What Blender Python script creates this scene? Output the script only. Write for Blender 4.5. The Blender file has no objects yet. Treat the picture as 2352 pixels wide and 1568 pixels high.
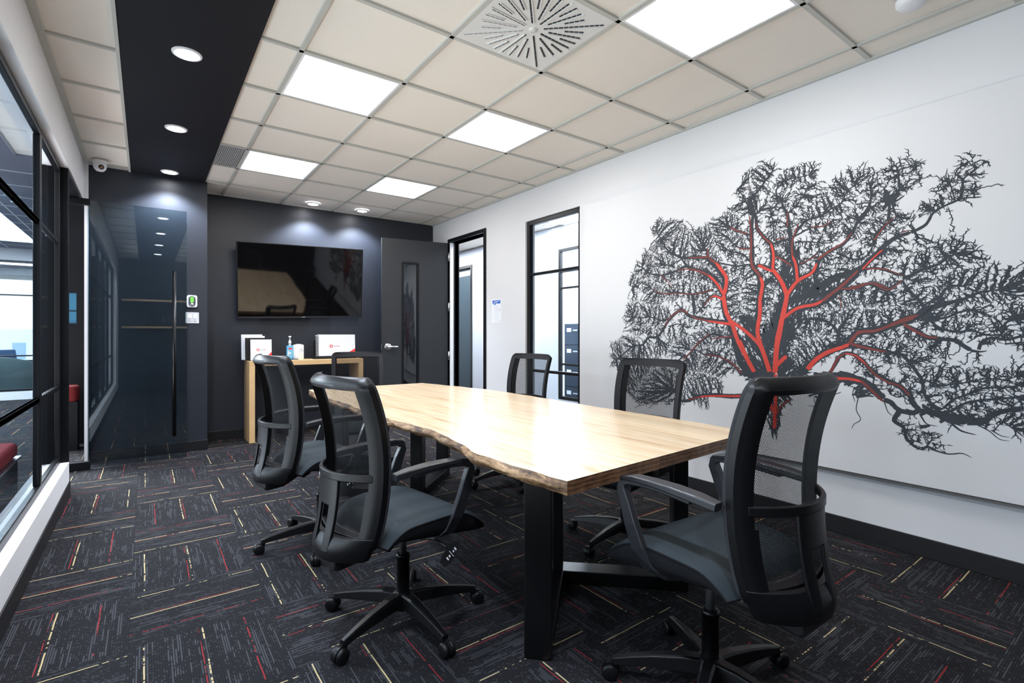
import bpy, math, random
import numpy as np
from mathutils import Vector, Matrix
from mathutils.kdtree import KDTree

PI = math.pi
SC = bpy.context.scene
COL = SC.collection

# ------------------------------------------------------------------ camera
ZC = 1.189            # lens height
HC = 2.7625           # ceiling height
YAW = 0.6312
camd = bpy.data.cameras.new('camera')
cam = bpy.data.objects.new('camera', camd)
COL.objects.link(cam)
cam.location = (0, 0, ZC)
cam.rotation_euler = (PI / 2, 0, -YAW)
camd.sensor_width = 36.0
camd.sensor_fit = 'HORIZONTAL'
camd.lens = 1150.0 / 2352.0 * 36.0
camd.shift_x = 0.0
camd.shift_y = -(784.0 - 768.0) / 2352.0
camd.clip_start = 0.02
camd.clip_end = 200
SC.camera = cam

# ------------------------------------------------------------------ world
W = bpy.data.worlds.new('world')
SC.world = W
W.use_nodes = True
bg = W.node_tree.nodes['Background']
bg.inputs[0].default_value = (0.80, 0.90, 1.0, 1)
bg.inputs[1].default_value = 3.0

SC.view_settings.view_transform = 'Standard'
SC.view_settings.look = 'None'
SC.view_settings.exposure = 1.04
SC.view_settings.gamma = 1.0
SC.view_settings.use_curve_mapping = False

PANEL_E = 8.0        # emission of the square ceiling panels
DOWN_W = 55.0         # watts of a downlight


def area(name, loc, sx, sy, watts, color, rot=(0, 0, 0)):
    l = bpy.data.lights.new(name, 'AREA')
    l.shape = 'RECTANGLE'
    l.size = sx
    l.size_y = sy
    l.energy = watts
    l.color = color
    o = bpy.data.objects.new(name, l)
    COL.objects.link(o)
    o.location = loc
    o.rotation_euler = rot
    return o


# unseen added lamps: daylight fill from the lounge side, ceiling fill from its floor
area('lounge_side_fill', (-5.9, 5.0, 1.35), 2.2, 12.0, 300, (0.90, 0.94, 1.0), (0, -PI / 2 - 0.40, 0))
area('lounge_floor_fill', (-2.1, 2.6, 0.04), 2.2, 8.0, 165, (0.97, 0.98, 1.0), (PI, 0, 0))
# ------------------------------------------------------------------ naming
def tag(o, label=None, cat=None, group=None, kind=None):
    if label: o['label'] = label
    if cat: o['category'] = cat
    if group: o['group'] = group
    if kind: o['kind'] = kind
    return o


def empty(name, loc=(0, 0, 0), rz=0.0, label=None, cat=None, group=None, kind=None):
    o = bpy.data.objects.new(name, None)
    COL.objects.link(o)
    o.empty_display_size = 0.1
    o.location = loc
    o.rotation_euler = (0, 0, rz)
    tag(o, label, cat, group, kind)
    return o


def copy_tree(o, parent=None, depth=0):
    c = o.copy()
    COL.objects.link(c)
    if parent: c.parent = parent
    for ch in list(o.children):
        copy_tree(ch, c, depth + 1)
    return c


# ------------------------------------------------------------------ mesh builder
class MB:
    def __init__(s):
        s.v = []; s.f = []; s.mi = []; s.sm = []

    def add(s, vs, fs, mi=0, smooth=False):
        n = len(s.v)
        s.v += [tuple(v) for v in vs]
        for f in fs:
            s.f.append(tuple(i + n for i in f)); s.mi.append(mi); s.sm.append(smooth)
        return s

    def box(s, x0, x1, y0, y1, z0, z1, mi=0):
        vs = [(x, y, z) for z in (z0, z1) for y in (y0, y1) for x in (x0, x1)]
        return s.add(vs, [(0, 2, 3, 1), (4, 5, 7, 6), (0, 1, 5, 4), (2, 6, 7, 3), (0, 4, 6, 2), (1, 3, 7, 5)], mi)

    def obox(s, c, ax, hx, hy, hz, mi=0):
        # box at centre c, long axis ax in plan (radians)
        ca, sa = math.cos(ax), math.sin(ax)
        vs = []
        for z in (-hz, hz):
            for y in (-hy, hy):
                for x in (-hx, hx):
                    vs.append((c[0] + x * ca - y * sa, c[1] + x * sa + y * ca, c[2] + z))
        return s.add(vs, [(0, 2, 3, 1), (4, 5, 7, 6), (0, 1, 5, 4), (2, 6, 7, 3), (0, 4, 6, 2), (1, 3, 7, 5)], mi)

    def tube(s, pts, r, n=12, mi=0, caps=True, smooth=True, flat=1.0, up=(0, 0, 1)):
        pts = [Vector(p) for p in pts]
        rs = r if isinstance(r, (list, tuple)) else [r] * len(pts)
        vs = []; fs = []
        for i, p in enumerate(pts):
            t = (pts[min(i + 1, len(pts) - 1)] - pts[max(i - 1, 0)]).normalized()
            u = Vector(up)
            if abs(t.dot(u)) > 0.95: u = Vector((1, 0, 0))
            a = t.cross(u).normalized(); b = a.cross(t).normalized()
            for k in range(n):
                th = 2 * PI * k / n
                vs.append(p + a * math.cos(th) * rs[i] + b * math.sin(th) * rs[i] * flat)
        for i in range(len(pts) - 1):
            for k in range(n):
                k2 = (k + 1) % n
                fs.append((i * n + k, i * n + k2, (i + 1) * n + k2, (i + 1) * n + k))
        if caps:
            fs.append(tuple(range(n))[::-1]); fs.append(tuple(range((len(pts) - 1) * n, len(pts) * n)))
        return s.add(vs, fs, mi, smooth)

    def sweep(s, pts, prof, ups=None, mi=0, smooth=False, closed=False):
        # sweep a closed 2D profile (a along side, b along up) along pts; prof may be list per point
        pts = [Vector(p) for p in pts]
        m = len(pts)
        vs = []; fs = []
        for i, p in enumerate(pts):
            if closed: t = (pts[(i + 1) % m] - pts[i - 1]).normalized()
            else: t = (pts[min(i + 1, m - 1)] - pts[max(i - 1, 0)]).normalized()
            u = Vector(ups[i] if ups else (0, 0, 1))
            a = t.cross(u).normalized(); b = a.cross(t).normalized()
            pr = prof[i] if isinstance(prof[0][0], (list, tuple)) else prof
            for (x, y) in pr: vs.append(p + a * x + b * y)
        n = len(vs) // m
        for i in range(m if closed else m - 1):
            j = (i + 1) % m
            for k in range(n):
                k2 = (k + 1) % n
                fs.append((i * n + k, i * n + k2, j * n + k2, j * n + k))
        if not closed:
            fs.append(tuple(range(n))[::-1]); fs.append(tuple(range((m - 1) * n, m * n)))
        return s.add(vs, fs, mi, smooth)

    def lathe(s, prof, n=24, c=(0, 0, 0), axis='z', mi=0, smooth=True, caps=True):
        vs = []; fs = []
        for (r, h) in prof:
            for k in range(n):
                th = 2 * PI * k / n
                x, y = r * math.cos(th), r * math.sin(th)
                if axis == 'z': vs.append((c[0] + x, c[1] + y, c[2] + h))
                elif axis == 'y': vs.append((c[0] + x, c[1] + h, c[2] + y))
                else: vs.append((c[0] + h, c[1] + x, c[2] + y))
        for i in range(len(prof) - 1):
            for k in range(n):
                k2 = (k + 1) % n
                fs.append((i * n + k, i * n + k2, (i + 1) * n + k2, (i + 1) * n + k))
        if caps:
            fs.append(tuple(range(n))[::-1]); fs.append(tuple(range((len(prof) - 1) * n, len(prof) * n)))
        return s.add(vs, fs, mi, smooth)

    def prism(s, poly, lo, hi, axis='z', mi=0, smooth=False):
        n = len(poly)
        def P(a, b, h):
            return (a, b, h) if axis == 'z' else ((a, h, b) if axis == 'y' else (h, a, b))
        vs = [P(a, b, lo) for a, b in poly] + [P(a, b, hi) for a, b in poly]
        fs = [tuple(range(n))[::-1], tuple(range(n, 2 * n))] + [(i, (i + 1) % n, n + (i + 1) % n, n + i) for i in range(n)]
        return s.add(vs, fs, mi, smooth)

    def build(s, name, mats, parent=None, bevel=0.0, seg=2, loc=None, rot=None, subsurf=0, recalc=True, wn=False):
        me = bpy.data.meshes.new(name)
        me.from_pydata(s.v, [], s.f)
        if not isinstance(mats, (list, tuple)): mats = [mats]
        for m in mats: me.materials.append(m)
        me.polygons.foreach_set('material_index', s.mi)
        me.polygons.foreach_set('use_smooth', s.sm)
        me.update()
        if recalc:
            import bmesh
            b = bmesh.new(); b.from_mesh(me)
            bmesh.ops.recalc_face_normals(b, faces=b.faces)
            b.to_mesh(me); b.free()
        o = bpy.data.objects.new(name, me)
        COL.objects.link(o)
        if parent: o.parent = parent
        if loc: o.location = loc
        if rot: o.rotation_euler = rot
        if bevel > 0:
            md = o.modifiers.new('bevel', 'BEVEL'); md.width = bevel; md.segments = seg
            md.limit_method = 'ANGLE'; md.angle_limit = math.radians(35)
            md.harden_normals = any(s.sm)
        if subsurf:
            md = o.modifiers.new('sub', 'SUBSURF'); md.levels = subsurf; md.render_levels = subsurf
        return o


def rrect(x0, x1, y0, y1, r, n=5):
    out = []
    for (cx, cy, a0) in ((x1 - r, y1 - r, 0), (x0 + r, y1 - r, PI / 2), (x0 + r, y0 + r, PI), (x1 - r, y0 + r, 1.5 * PI)):
        for k in range(n + 1):
            a = a0 + PI / 2 * k / n
            out.append((cx + r * math.cos(a), cy + r * math.sin(a)))
    return out


def rect(hw, hh, b=0.0):
    if b <= 0: return [(-hw, -hh), (hw, -hh), (hw, hh), (-hw, hh)]
    return [(-hw + b, -hh), (hw - b, -hh), (hw, -hh + b), (hw, hh - b), (hw - b, hh), (-hw + b, hh), (-hw, hh - b), (-hw, -hh + b)]


# ------------------------------------------------------------------ materials
class NT:
    """small helper for node maths"""
    def __init__(s, name):
        s.mat = bpy.data.materials.new(name); s.mat.use_nodes = True
        s.t = s.mat.node_tree; s.n = s.t.nodes; s.b = s.n['Principled BSDF']; s.out = s.n['Material Output']

    def link(s, a, b): s.t.links.new(a, b)

    def put(s, sock, v):
        if hasattr(v, 'is_output') or isinstance(v, bpy.types.NodeSocket): s.link(v, sock)
        else: sock.default_value = v

    def m(s, op, a, b=None, c=None, clamp=False):
        n = s.n.new('ShaderNodeMath'); n.operation = op; n.use_clamp = clamp
        s.put(n.inputs[0], a)
        if b is not None: s.put(n.inputs[1], b)
        if c is not None: s.put(n.inputs[2], c)
        return n.outputs[0]

    def mix(s, f, a, b):
        n = s.n.new('ShaderNodeMix'); n.data_type = 'FLOAT'
        s.put(n.inputs[0], f); s.put(n.inputs[2], a); s.put(n.inputs[3], b)
        return n.outputs[0]

    def cmix(s, f, a, b, mode='MIX'):
        n = s.n.new('ShaderNodeMix'); n.data_type = 'RGBA'; n.blend_type = mode
        s.put(n.inputs[0], f); s.put(n.inputs[6], a); s.put(n.inputs[7], b)
        return n.outputs[2]

    def xyz(s, x, y, z):
        n = s.n.new('ShaderNodeCombineXYZ')
        for i, v in enumerate((x, y, z)): s.put(n.inputs[i], v)
        return n.outputs[0]

    def sep(s, v):
        n = s.n.new('ShaderNodeSeparateXYZ'); s.link(v, n.inputs[0]); return n.outputs

    def pos(s): return s.n.new('ShaderNodeNewGeometry').outputs['Position']

    def obj(s): return s.n.new('ShaderNodeTexCoord').outputs['Object']

    def scale(s, v, sc):
        n = s.n.new('ShaderNodeMapping'); s.link(v, n.inputs[0]); n.inputs['Scale'].default_value = sc; return n.outputs[0]

    def noise(s, v, scale, detail=2, rough=0.5, col=False, dist=0.0):
        n = s.n.new('ShaderNodeTexNoise'); s.link(v, n.inputs['Vector'])
        n.inputs['Scale'].default_value = scale; n.inputs['Detail'].default_value = detail
        n.inputs['Roughness'].default_value = rough; n.inputs['Distortion'].default_value = dist
        return n.outputs['Color' if col else 'Fac']

    def white(s, v):
        n = s.n.new('ShaderNodeTexWhiteNoise'); n.noise_dimensions = '3D'; s.link(v, n.inputs['Vector']); return n.outputs['Value']

    def ramp(s, f, stops):
        n = s.n.new('ShaderNodeValToRGB'); s.link(f, n.inputs[0])
        e = n.color_ramp.elements
        while len(e) < len(stops): e.new(0.5)
        for el, (p, c) in zip(e, stops): el.position = p; el.color = (*c, 1)
        return n.outputs[0]

    def bump(s, h, strength=0.3, dist=0.002):
        n = s.n.new('ShaderNodeBump'); s.link(h, n.inputs['Height']); n.inputs['Strength'].default_value = strength
        n.inputs['Distance'].default_value = dist; s.link(n.outputs[0], s.b.inputs['Normal']); return n


def c4(c): return (c[0], c[1], c[2], 1)


def simple(name, col, rough=0.5, metal=0.0, var=0.06, nscale=30, bump=0.0, bscale=300, spec=0.5, coat=0.0):
    t = NT(name)
    p = t.obj()
    f = t.noise(p, nscale, 3)
    a = tuple(max(0, x * (1 - var)) for x in col); b = tuple(min(1, x * (1 + var)) for x in col)
    t.link(t.cmix(f, c4(a), c4(b)), t.b.inputs['Base Color'])
    t.b.inputs['Roughness'].default_value = rough
    t.b.inputs['Metallic'].default_value = metal
    t.b.inputs['Specular IOR Level'].default_value = spec
    t.b.inputs['Coat Weight'].default_value = coat
    if bump > 0:
        t.bump(t.noise(p, bscale, 2), bump, 0.001)
    return t.mat


def emit(name, col, strength):
    t = NT(name)
    t.b.inputs['Base Color'].default_value = c4(col)
    t.b.inputs['Emission Color'].default_value = c4(col)
    t.b.inputs['Emission Strength'].default_value = strength
    return t.mat


def glass(name, tint, refl=1.0, fmul=1.7, ior=1.52):
    t = NT(name)
    t.n.remove(t.b)
    tr = t.n.new('ShaderNodeBsdfTransparent'); tr.inputs[0].default_value = c4(tint)
    gl = t.n.new('ShaderNodeBsdfGlossy'); gl.inputs['Roughness'].default_value = 0.0
    gl.inputs['Color'].default_value = (0.9 * refl, 0.95 * refl, refl, 1)
    fr = t.n.new('ShaderNodeFresnel'); fr.inputs[0].default_value = ior
    mx = t.n.new('ShaderNodeMixShader')
    t.link(t.m('MULTIPLY', fr.outputs[0], fmul, clamp=True), mx.inputs[0]); t.link(tr.outputs[0], mx.inputs[1]); t.link(gl.outputs[0], mx.inputs[2])
    t.link(mx.outputs[0], t.out.inputs['Surface'])
    return t.mat


def carpet_mat():
    t = NT('carpet_tiles')
    o = t.sep(t.pos())
    gx = t.m('DIVIDE', t.m('ADD', o[0], 0.055), 0.49)
    gy = t.m('DIVIDE', t.m('SUBTRACT', o[1], 2.385), 0.49)
    cx = t.m('FLOOR', gx); cy = t.m('FLOOR', gy)
    fx = t.m('FRACT', gx); fy = t.m('FRACT', gy)
    par = t.m('FLOORED_MODULO', t.m('ADD', cx, cy), 2.0)
    par = t.m('GREATER_THAN', par, 0.5)
    across = t.mix(par, t.m('SUBTRACT', 1.0, fy), fx)
    along = t.mix(par, fx, fy)
    cell = t.xyz(cx, cy, 3.7)
    rnd = t.white(cell)
    flip = t.m('GREATER_THAN', rnd, 0.72)
    across = t.mix(flip, across, t.m('SUBTRACT', 1.0, across))
    cid = t.m('ADD', t.m('MULTIPLY', cx, 7.3), t.m('MULTIPLY', cy, 13.7))
    wob = t.noise(t.xyz(t.m('MULTIPLY', along, 2.2), cid, 0.0), 1.5, 1)
    aw = t.m('ADD', across, t.m('MULTIPLY', t.m('SUBTRACT', wob, 0.5), 0.012))

    def line(p, w, thr, seed):
        d = t.m('ABSOLUTE', t.m('SUBTRACT', aw, p))
        msk = t.m('LESS_THAN', d, w)
        pn = t.noise(t.xyz(t.m('MULTIPLY', along, 3.0), cid, seed), 1.3, 2)
        on = t.m('GREATER_THAN', pn, thr)
        dash = t.m('GREATER_THAN', t.white(t.xyz(t.m('FLOOR', t.m('MULTIPLY', along, 60.0)), cid, seed)), 0.55)
        on = t.m('MAXIMUM', on, t.m('MULTIPLY', dash, t.m('GREATER_THAN', pn, thr - 0.10)))
        return t.m('MULTIPLY', msk, on)
    ye = t.m('MAXIMUM', line(0.10, 0.0048, 0.50, 1.0), line(0.49, 0.0055, 0.47, 2.0))
    re = t.m('MAXIMUM', line(0.462, 0.0038, 0.52, 5.0), line(0.79, 0.0044, 0.50, 6.0))
    # woven grey stripes
    si = t.m('MULTIPLY', across, 62.0)
    sidx = t.m('FLOOR', si); sf = t.m('FRACT', si)
    body = t.m('LESS_THAN', t.m('ABSOLUTE', t.m('SUBTRACT', sf, 0.5)), 0.32)
    off = t.m('MULTIPLY', t.white(t.xyz(sidx, cid, 9.0)), 9.0)
    seg = t.m('FLOOR', t.m('ADD', t.m('MULTIPLY', along, 2.6), off))
    zone = t.noise(t.xyz(t.m('MULTIPLY', across, 5.0), t.m('MULTIPLY', along, 2.5), cid), 1.6, 2)
    st = t.m('GREATER_THAN', t.m('ADD', t.m('MULTIPLY', t.white(t.xyz(sidx, seg, cid)), 0.55), zone), 0.93)
    st = t.m('MULTIPLY', st, body)
    pile = t.noise(t.scale(t.pos(), (1, 1, 1)), 420, 2, 0.7)
    base = t.cmix(pile, (0.004, 0.004, 0.005, 1), (0.017, 0.0165, 0.019, 1))
    base = t.cmix(t.m('MULTIPLY', body, 0.35), base, (0.024, 0.024, 0.028, 1))
    speck = t.m('GREATER_THAN', t.white(t.xyz(sidx, t.m('FLOOR', t.m('MULTIPLY', along, 70.0)), cid)), 0.86)
    base = t.cmix(t.m('MULTIPLY', t.m('MULTIPLY', speck, body), 0.45), base, (0.07, 0.07, 0.078, 1))
    col = t.cmix(t.m('MULTIPLY', st, 0.75), base, (0.060, 0.062, 0.070, 1))
    col = t.cmix(re, col, (0.24, 0.022, 0.025, 1))
    col = t.cmix(ye, col, (0.46, 0.37, 0.20, 1))
    seam = t.m('LESS_THAN', t.m('MINIMUM', t.m('MINIMUM', fx, t.m('SUBTRACT', 1.0, fx)), t.m('MINIMUM', fy, t.m('SUBTRACT', 1.0, fy))), 0.004)
    col = t.cmix(t.m('MULTIPLY', seam, 0.7), col, (0.01, 0.01, 0.012, 1))
    t.link(col, t.b.inputs['Base Color'])
    t.b.inputs['Roughness'].default_value = 0.95
    t.b.inputs['Specular IOR Level'].default_value = 0.15
    t.bump(t.m('ADD', t.m('MULTIPLY', pile, 0.8), t.m('MULTIPLY', body, 0.4)), 0.6, 0.003)
    return t.mat


def wood_mat(name, c1, c2, c3, plank=0.125, across='x', along='y', rough=0.28, knots=True, coat=0.3, gscale=1.0):
    t = NT(name)
    o = t.sep(t.obj())
    ix = {'x': 0, 'y': 1, 'z': 2}
    a = o[ix[across]]; l = o[ix[along]]
    pi = t.m('FLOOR', t.m('DIVIDE', t.m('ADD', a, 20.0), plank))
    pr = t.white(t.xyz(pi, 1.0, 2.0))
    loff = t.m('MULTIPLY', pr, 31.0)
    v = t.xyz(t.m('MULTIPLY', a, 22.0 * gscale), t.m('ADD', t.m('MULTIPLY', l, 1.5 * gscale), loff), t.m('MULTIPLY', pr, 9.0))
    g = t.noise(v, 1.0, 5, 0.6, dist=0.6)
    v2 = t.xyz(t.m('MULTIPLY', a, 130.0), t.m('ADD', t.m('MULTIPLY', l, 4.0), loff), 0.0)
    g2 = t.noise(v2, 1.0, 3, 0.6)
    f = t.m('ADD', t.m('MULTIPLY', g, 0.75), t.m('MULTIPLY', g2, 0.25))
    col = t.ramp(f, [(0.30, c3), (0.46, c1), (0.70, c2)])
    tint = t.m('ADD', 0.90, t.m('MULTIPLY', pr, 0.16))
    hs = t.n.new('ShaderNodeHueSaturation'); t.link(tint, hs.inputs['Value']); t.link(col, hs.inputs['Color']); col = hs.outputs[0]
    edge = t.m('LESS_THAN', t.m('FRACT', t.m('DIVIDE', t.m('ADD', a, 20.0), plank)), 0.012)
    col = t.cmix(t.m('MULTIPLY', edge, 0.25), col, c4(c3))
    if knots:
        vo = t.n.new('ShaderNodeTexVoronoi'); vo.inputs['Scale'].default_value = 1.0
        t.link(t.xyz(t.m('MULTIPLY', a, 3.4), t.m('MULTIPLY', l, 1.25), 0.3), vo.inputs['Vector'])
        kr = t.noise(t.obj(), 25, 2)
        kd = t.m('ADD', vo.outputs['Distance'], t.m('MULTIPLY', kr, 0.05))
        k = t.m('SUBTRACT', 1.0, t.m('DIVIDE', t.m('SUBTRACT', kd, 0.045), 0.03), clamp=True)
        vw = t.sep(vo.outputs['Color'])
        k = t.m('MULTIPLY', k, t.m('GREATER_THAN', vw[0], 0.55))
        col = t.cmix(t.m('MULTIPLY', k, 0.75), col, (c3[0] * 0.4, c3[1] * 0.32, c3[2] * 0.25, 1))
    t.link(col, t.b.inputs['Base Color'])
    t.b.inputs['Roughness'].default_value = rough
    t.b.inputs['Coat Weight'].default_value = coat
    t.b.inputs['Coat Roughness'].default_value = 0.12
    t.bump(g2, 0.05, 0.001)
    return t.mat


def bark_mat():
    t = NT('live_edge_bark')
    o = t.obj()
    n1 = t.noise(t.scale(o, (1, 0.35, 2.2)), 16, 5, 0.65, dist=1.2)
    n2 = t.noise(o, 60, 3, 0.6)
    f = t.m('ADD', t.m('MULTIPLY', n1, 0.8), t.m('MULTIPLY', n2, 0.2))
    col = t.ramp(f, [(0.36, (0.02, 0.010, 0.005)), (0.46, (0.11, 0.055, 0.022)), (0.55, (0.27, 0.155, 0.07)), (0.68, (0.46, 0.32, 0.18))])
    t.link(col, t.b.inputs['Base Color']); t.b.inputs['Roughness'].default_value = 0.5
    t.bump(n1, 0.6, 0.006)
    return t.mat


def endgrain_mat():
    t = NT('slab_end_grain')
    o = t.sep(t.obj())
    bi = t.m('FLOOR', t.m('DIVIDE', t.m('ADD', o[0], 20.0), 0.125))
    r = t.white(t.xyz(bi, 4.0, 2.0))
    v = t.xyz(t.m('ADD', t.m('MULTIPLY', o[0], 14.0), t.m('MULTIPLY', r, 20.0)), t.m('MULTIPLY', o[2], 26.0), r)
    w = t.n.new('ShaderNodeTexWave'); w.wave_type = 'RINGS'; t.link(v, w.inputs['Vector'])
    w.inputs['Scale'].default_value = 0.8; w.inputs['Distortion'].default_value = 3.0; w.inputs['Detail'].default_value = 3
    n = t.noise(t.obj(), 30, 4)
    f = t.m('ADD', t.m('MULTIPLY', w.outputs['Fac'], 0.25), t.m('ADD', t.m('MULTIPLY', n, 0.6), t.m('MULTIPLY', r, 0.15)))
    t.link(t.ramp(f, [(0.25, (0.06, 0.026, 0.011)), (0.5, (0.16, 0.078, 0.036)), (0.8, (0.30, 0.16, 0.078))]), t.b.inputs['Base Color'])
    t.b.inputs['Roughness'].default_value = 0.45
    return t.mat


def tile_mat():
    t = NT('ceiling_tile')
    p = t.pos()
    n = t.noise(p, 260, 3, 0.7)
    big = t.noise(p, 1.2, 1)
    col = t.cmix(n, (0.79, 0.725, 0.65, 1), (0.91, 0.855, 0.785, 1))
    t.link(col, t.b.inputs['Base Color'])
    t.b.inputs['Roughness'].default_value = 0.95; t.b.inputs['Specular IOR Level'].default_value = 0.2
    t.bump(n, 0.35, 0.002)
    return t.mat


def paint_mat(name, col, rough=0.6, spec=0.35):
    t = NT(name)
    p = t.pos()
    n = t.noise(p, 220, 3, 0.6)
    b = t.noise(p, 1.5, 2)
    t.link(t.cmix(b, c4(tuple(x * 0.97 for x in col)), c4(tuple(min(1, x * 1.03) for x in col))), t.b.inputs['Base Color'])
    t.b.inputs['Roughness'].default_value = rough; t.b.inputs['Specular IOR Level'].default_value = spec
    t.bump(n, 0.12, 0.001)
    return t.mat


def mesh_fabric(name, col, holes=0.5, pitch=0.0055):
    # open knit: staggered holes cut through the cloth
    t = NT(name)
    o = t.sep(t.obj())
    u = t.m('DIVIDE', o[1], pitch); v = t.m('DIVIDE', o[2], pitch * 0.75)
    row = t.m('FLOOR', v)
    u2 = t.m('ADD', u, t.m('MULTIPLY', t.m('FLOORED_MODULO', row, 2.0), 0.5))
    du = t.m('ABSOLUTE', t.m('SUBTRACT', t.m('FRACT', u2), 0.5)); dv = t.m('ABSOLUTE', t.m('SUBTRACT', t.m('FRACT', v), 0.5))
    d = t.m('ADD', t.m('MULTIPLY', du, 1.0), t.m('MULTIPLY', dv, 0.9))
    hole = t.m('LESS_THAN', d, holes)
    tr = t.n.new('ShaderNodeBsdfTransparent')
    mx = t.n.new('ShaderNodeMixShader')
    t.b.inputs['Base Color'].default_value = c4(col); t.b.inputs['Roughness'].default_value = 0.8; t.b.inputs['Specular IOR Level'].default_value = 0.12
    t.link(hole, mx.inputs[0]); t.link(t.b.outputs[0], mx.inputs[1]); t.link(tr.outputs[0], mx.inputs[2])
    t.link(mx.outputs[0], t.out.inputs['Surface'])
    return t.mat


def fabric_mat(name, c1, c2):
    t = NT(name)
    p = t.obj()
    n = t.noise(p, 700, 2, 0.7); s = t.noise(t.scale(p, (1, 12, 1)), 12, 3)
    t.link(t.cmix(t.m('ADD', t.m('MULTIPLY', n, 0.6), t.m('MULTIPLY', s, 0.4)), c4(c1), c4(c2)), t.b.inputs['Base Color'])
    t.b.inputs['Roughness'].default_value = 0.85
    t.b.inputs['Specular IOR Level'].default_value = 0.2
    t.bump(n, 0.3, 0.001)
    return t.mat


M = {}
M['carpet'] = carpet_mat()
M['tile'] = tile_mat()
M['tbar'] = simple('tbar_paint', (0.52, 0.515, 0.475), 0.5, var=0.02)
M['white'] = paint_mat('white_wall_paint', (0.72, 0.72, 0.73), 0.65)
M['mural_board'] = paint_mat('mural_board_paint', (0.71, 0.71, 0.72), 0.7)
M['dark'] = paint_mat('charcoal_wall_paint', (0.021, 0.025, 0.035), 0.45, 0.5)
M['soffit'] = paint_mat('black_soffit_paint', (0.010, 0.010, 0.014), 0.6, 0.3)
M['base'] = simple('black_rubber_base', (0.006, 0.006, 0.007), 0.5)
M['steel'] = simple('black_window_steel', (0.004, 0.0045, 0.006), 0.36, 0.0, spec=0.35)
M['glass'] = glass('window_glass', (0.90, 0.95, 0.97), 1.0, 0.8, 1.22)
M['doorglass'] = glass('tinted_door_glass', (0.70, 0.78, 0.81))
M['wood'] = wood_mat('maple_planks', (0.70, 0.52, 0.325), (0.82, 0.69, 0.50), (0.46, 0.27, 0.13))
M['bark'] = bark_mat()
M['endgrain'] = endgrain_mat()
M['oak'] = wood_mat('console_oak', (0.66, 0.42, 0.20), (0.76, 0.53, 0.29), (0.48, 0.28, 0.12), plank=0.06, across='y', along='x', knots=False, coat=0.1, rough=0.4)
M['oakv'] = wood_mat('console_oak_legs', (0.66, 0.42, 0.20), (0.76, 0.53, 0.29), (0.48, 0.28, 0.12), plank=0.06, across='y', along='z', knots=False, coat=0.1, rough=0.4)
M['blackmetal'] = simple('black_powder_coat', (0.0035, 0.0035, 0.004), 0.30, 0.0, spec=0.4)
M['plastic'] = simple('chair_black_plastic', (0.0040, 0.0040, 0.0048), 0.36, bump=0.03, bscale=500, spec=0.34)
M['plastic_hl'] = simple('armrest_highlight_plastic', (0.018, 0.019, 0.022), 0.30, spec=0.6)  # base lifted above the black plastic to carry the ceiling lights' highlights
M['castor'] = simple('castor_nylon', (0.006, 0.006, 0.007), 0.4, spec=0.3)
M['chrome'] = simple('gas_lift_steel', (0.30, 0.30, 0.32), 0.3, 0.9)
M['seat'] = fabric_mat('seat_grey_fabric', (0.014, 0.019, 0.023), (0.038, 0.049, 0.056))
M['seatside'] = fabric_mat('seat_side_fabric', (0.004, 0.004, 0.005), (0.008, 0.008, 0.010))
M['mesh'] = mesh_fabric('back_mesh_fabric', (0.011, 0.011, 0.012), 0.44)
M['edgefab'] = fabric_mat('back_border_fabric', (0.018, 0.0185, 0.021), (0.036, 0.037, 0.041))
M['nickel'] = simple('brushed_nickel', (0.62, 0.62, 0.64), 0.28, 0.95)
M['whiteplastic'] = simple('white_plastic', (0.80, 0.81, 0.83), 0.4, var=0.02)
M['paper'] = simple('white_paper', (0.82, 0.83, 0.86), 0.6, var=0.03, nscale=9)
M['red'] = simple('red_print', (0.72, 0.04, 0.04), 0.5)
M['greyprint'] = simple('grey_print', (0.30, 0.30, 0.33), 0.6)
M['blackplastic'] = simple('black_plastic', (0.008, 0.008, 0.009), 0.35)
M['lamp'] = emit('light_panel_diffuser', (1.0, 0.975, 0.95), PANEL_E)
M['lampc'] = emit('corridor_panel_diffuser', (1.0, 0.98, 0.96), 7.0)
M['spot'] = emit('downlight_lens', (0.93, 0.95, 1.0), 30.0)

# ================================================================== THE ROOM
XL, XR = -0.46, 3.355          # left and right wall faces
YD, YF, YB = 6.06, 6.53, -1.6  # charcoal pier face, far wall, wall behind the camera
XC = 0.513                     # right edge of the pier
T = 0.6096
GX = [0.698 + T * i for i in range(5)]
ROWS = [2.327 + T * k for k in range(-6, 7)]


def struct(name, mb, mat, parent=None, **k):
    o = mb.build(name, mat, parent, **k)
    if parent is None: o['kind'] = 'structure'
    return o


struct('floor', MB().box(-7, 12, YB - 0.2, 22, -0.06, 0), M['carpet'])
struct('ceiling', MB().box(-7, 12, YB - 0.2, 20.2, HC + 0.012, HC + 0.1), M['tile'])
# suspended grid
g = MB()
hw = 0.012
zb, zt = HC - 0.001, HC + 0.013
for x in GX: g.box(x - hw, x + hw, YB, YF, zb, zt)
for y in ROWS:
    g.box(0.49, XR, y - hw, y + hw, zb, zt)
    g.box(XL, -0.12, y - hw, y + hw, zb, zt)
g.box(XL, XL + 0.035, YB, YD, zb - 0.004, zt)          # wall angle, left
g.box(XR - 0.022, XR, YB, YF, zb - 0.006, zt)
g.box(XC, XR, YF - 0.02, YF, zb, zt)
g.box(XL, -0.12, YD - 0.02, YD, zb, zt)
struct('trim_1', g, M['tbar'])
struct('trim_2', MB().box(-0.135, -0.118, YB, YD, HC - 0.012, HC + 0.012), M['tbar'])
# black soffit strip
struct('trim_3', MB().box(-0.12, 0.49, YB, YD, HC - 0.008, HC + 0.012), M['soffit'])

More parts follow.
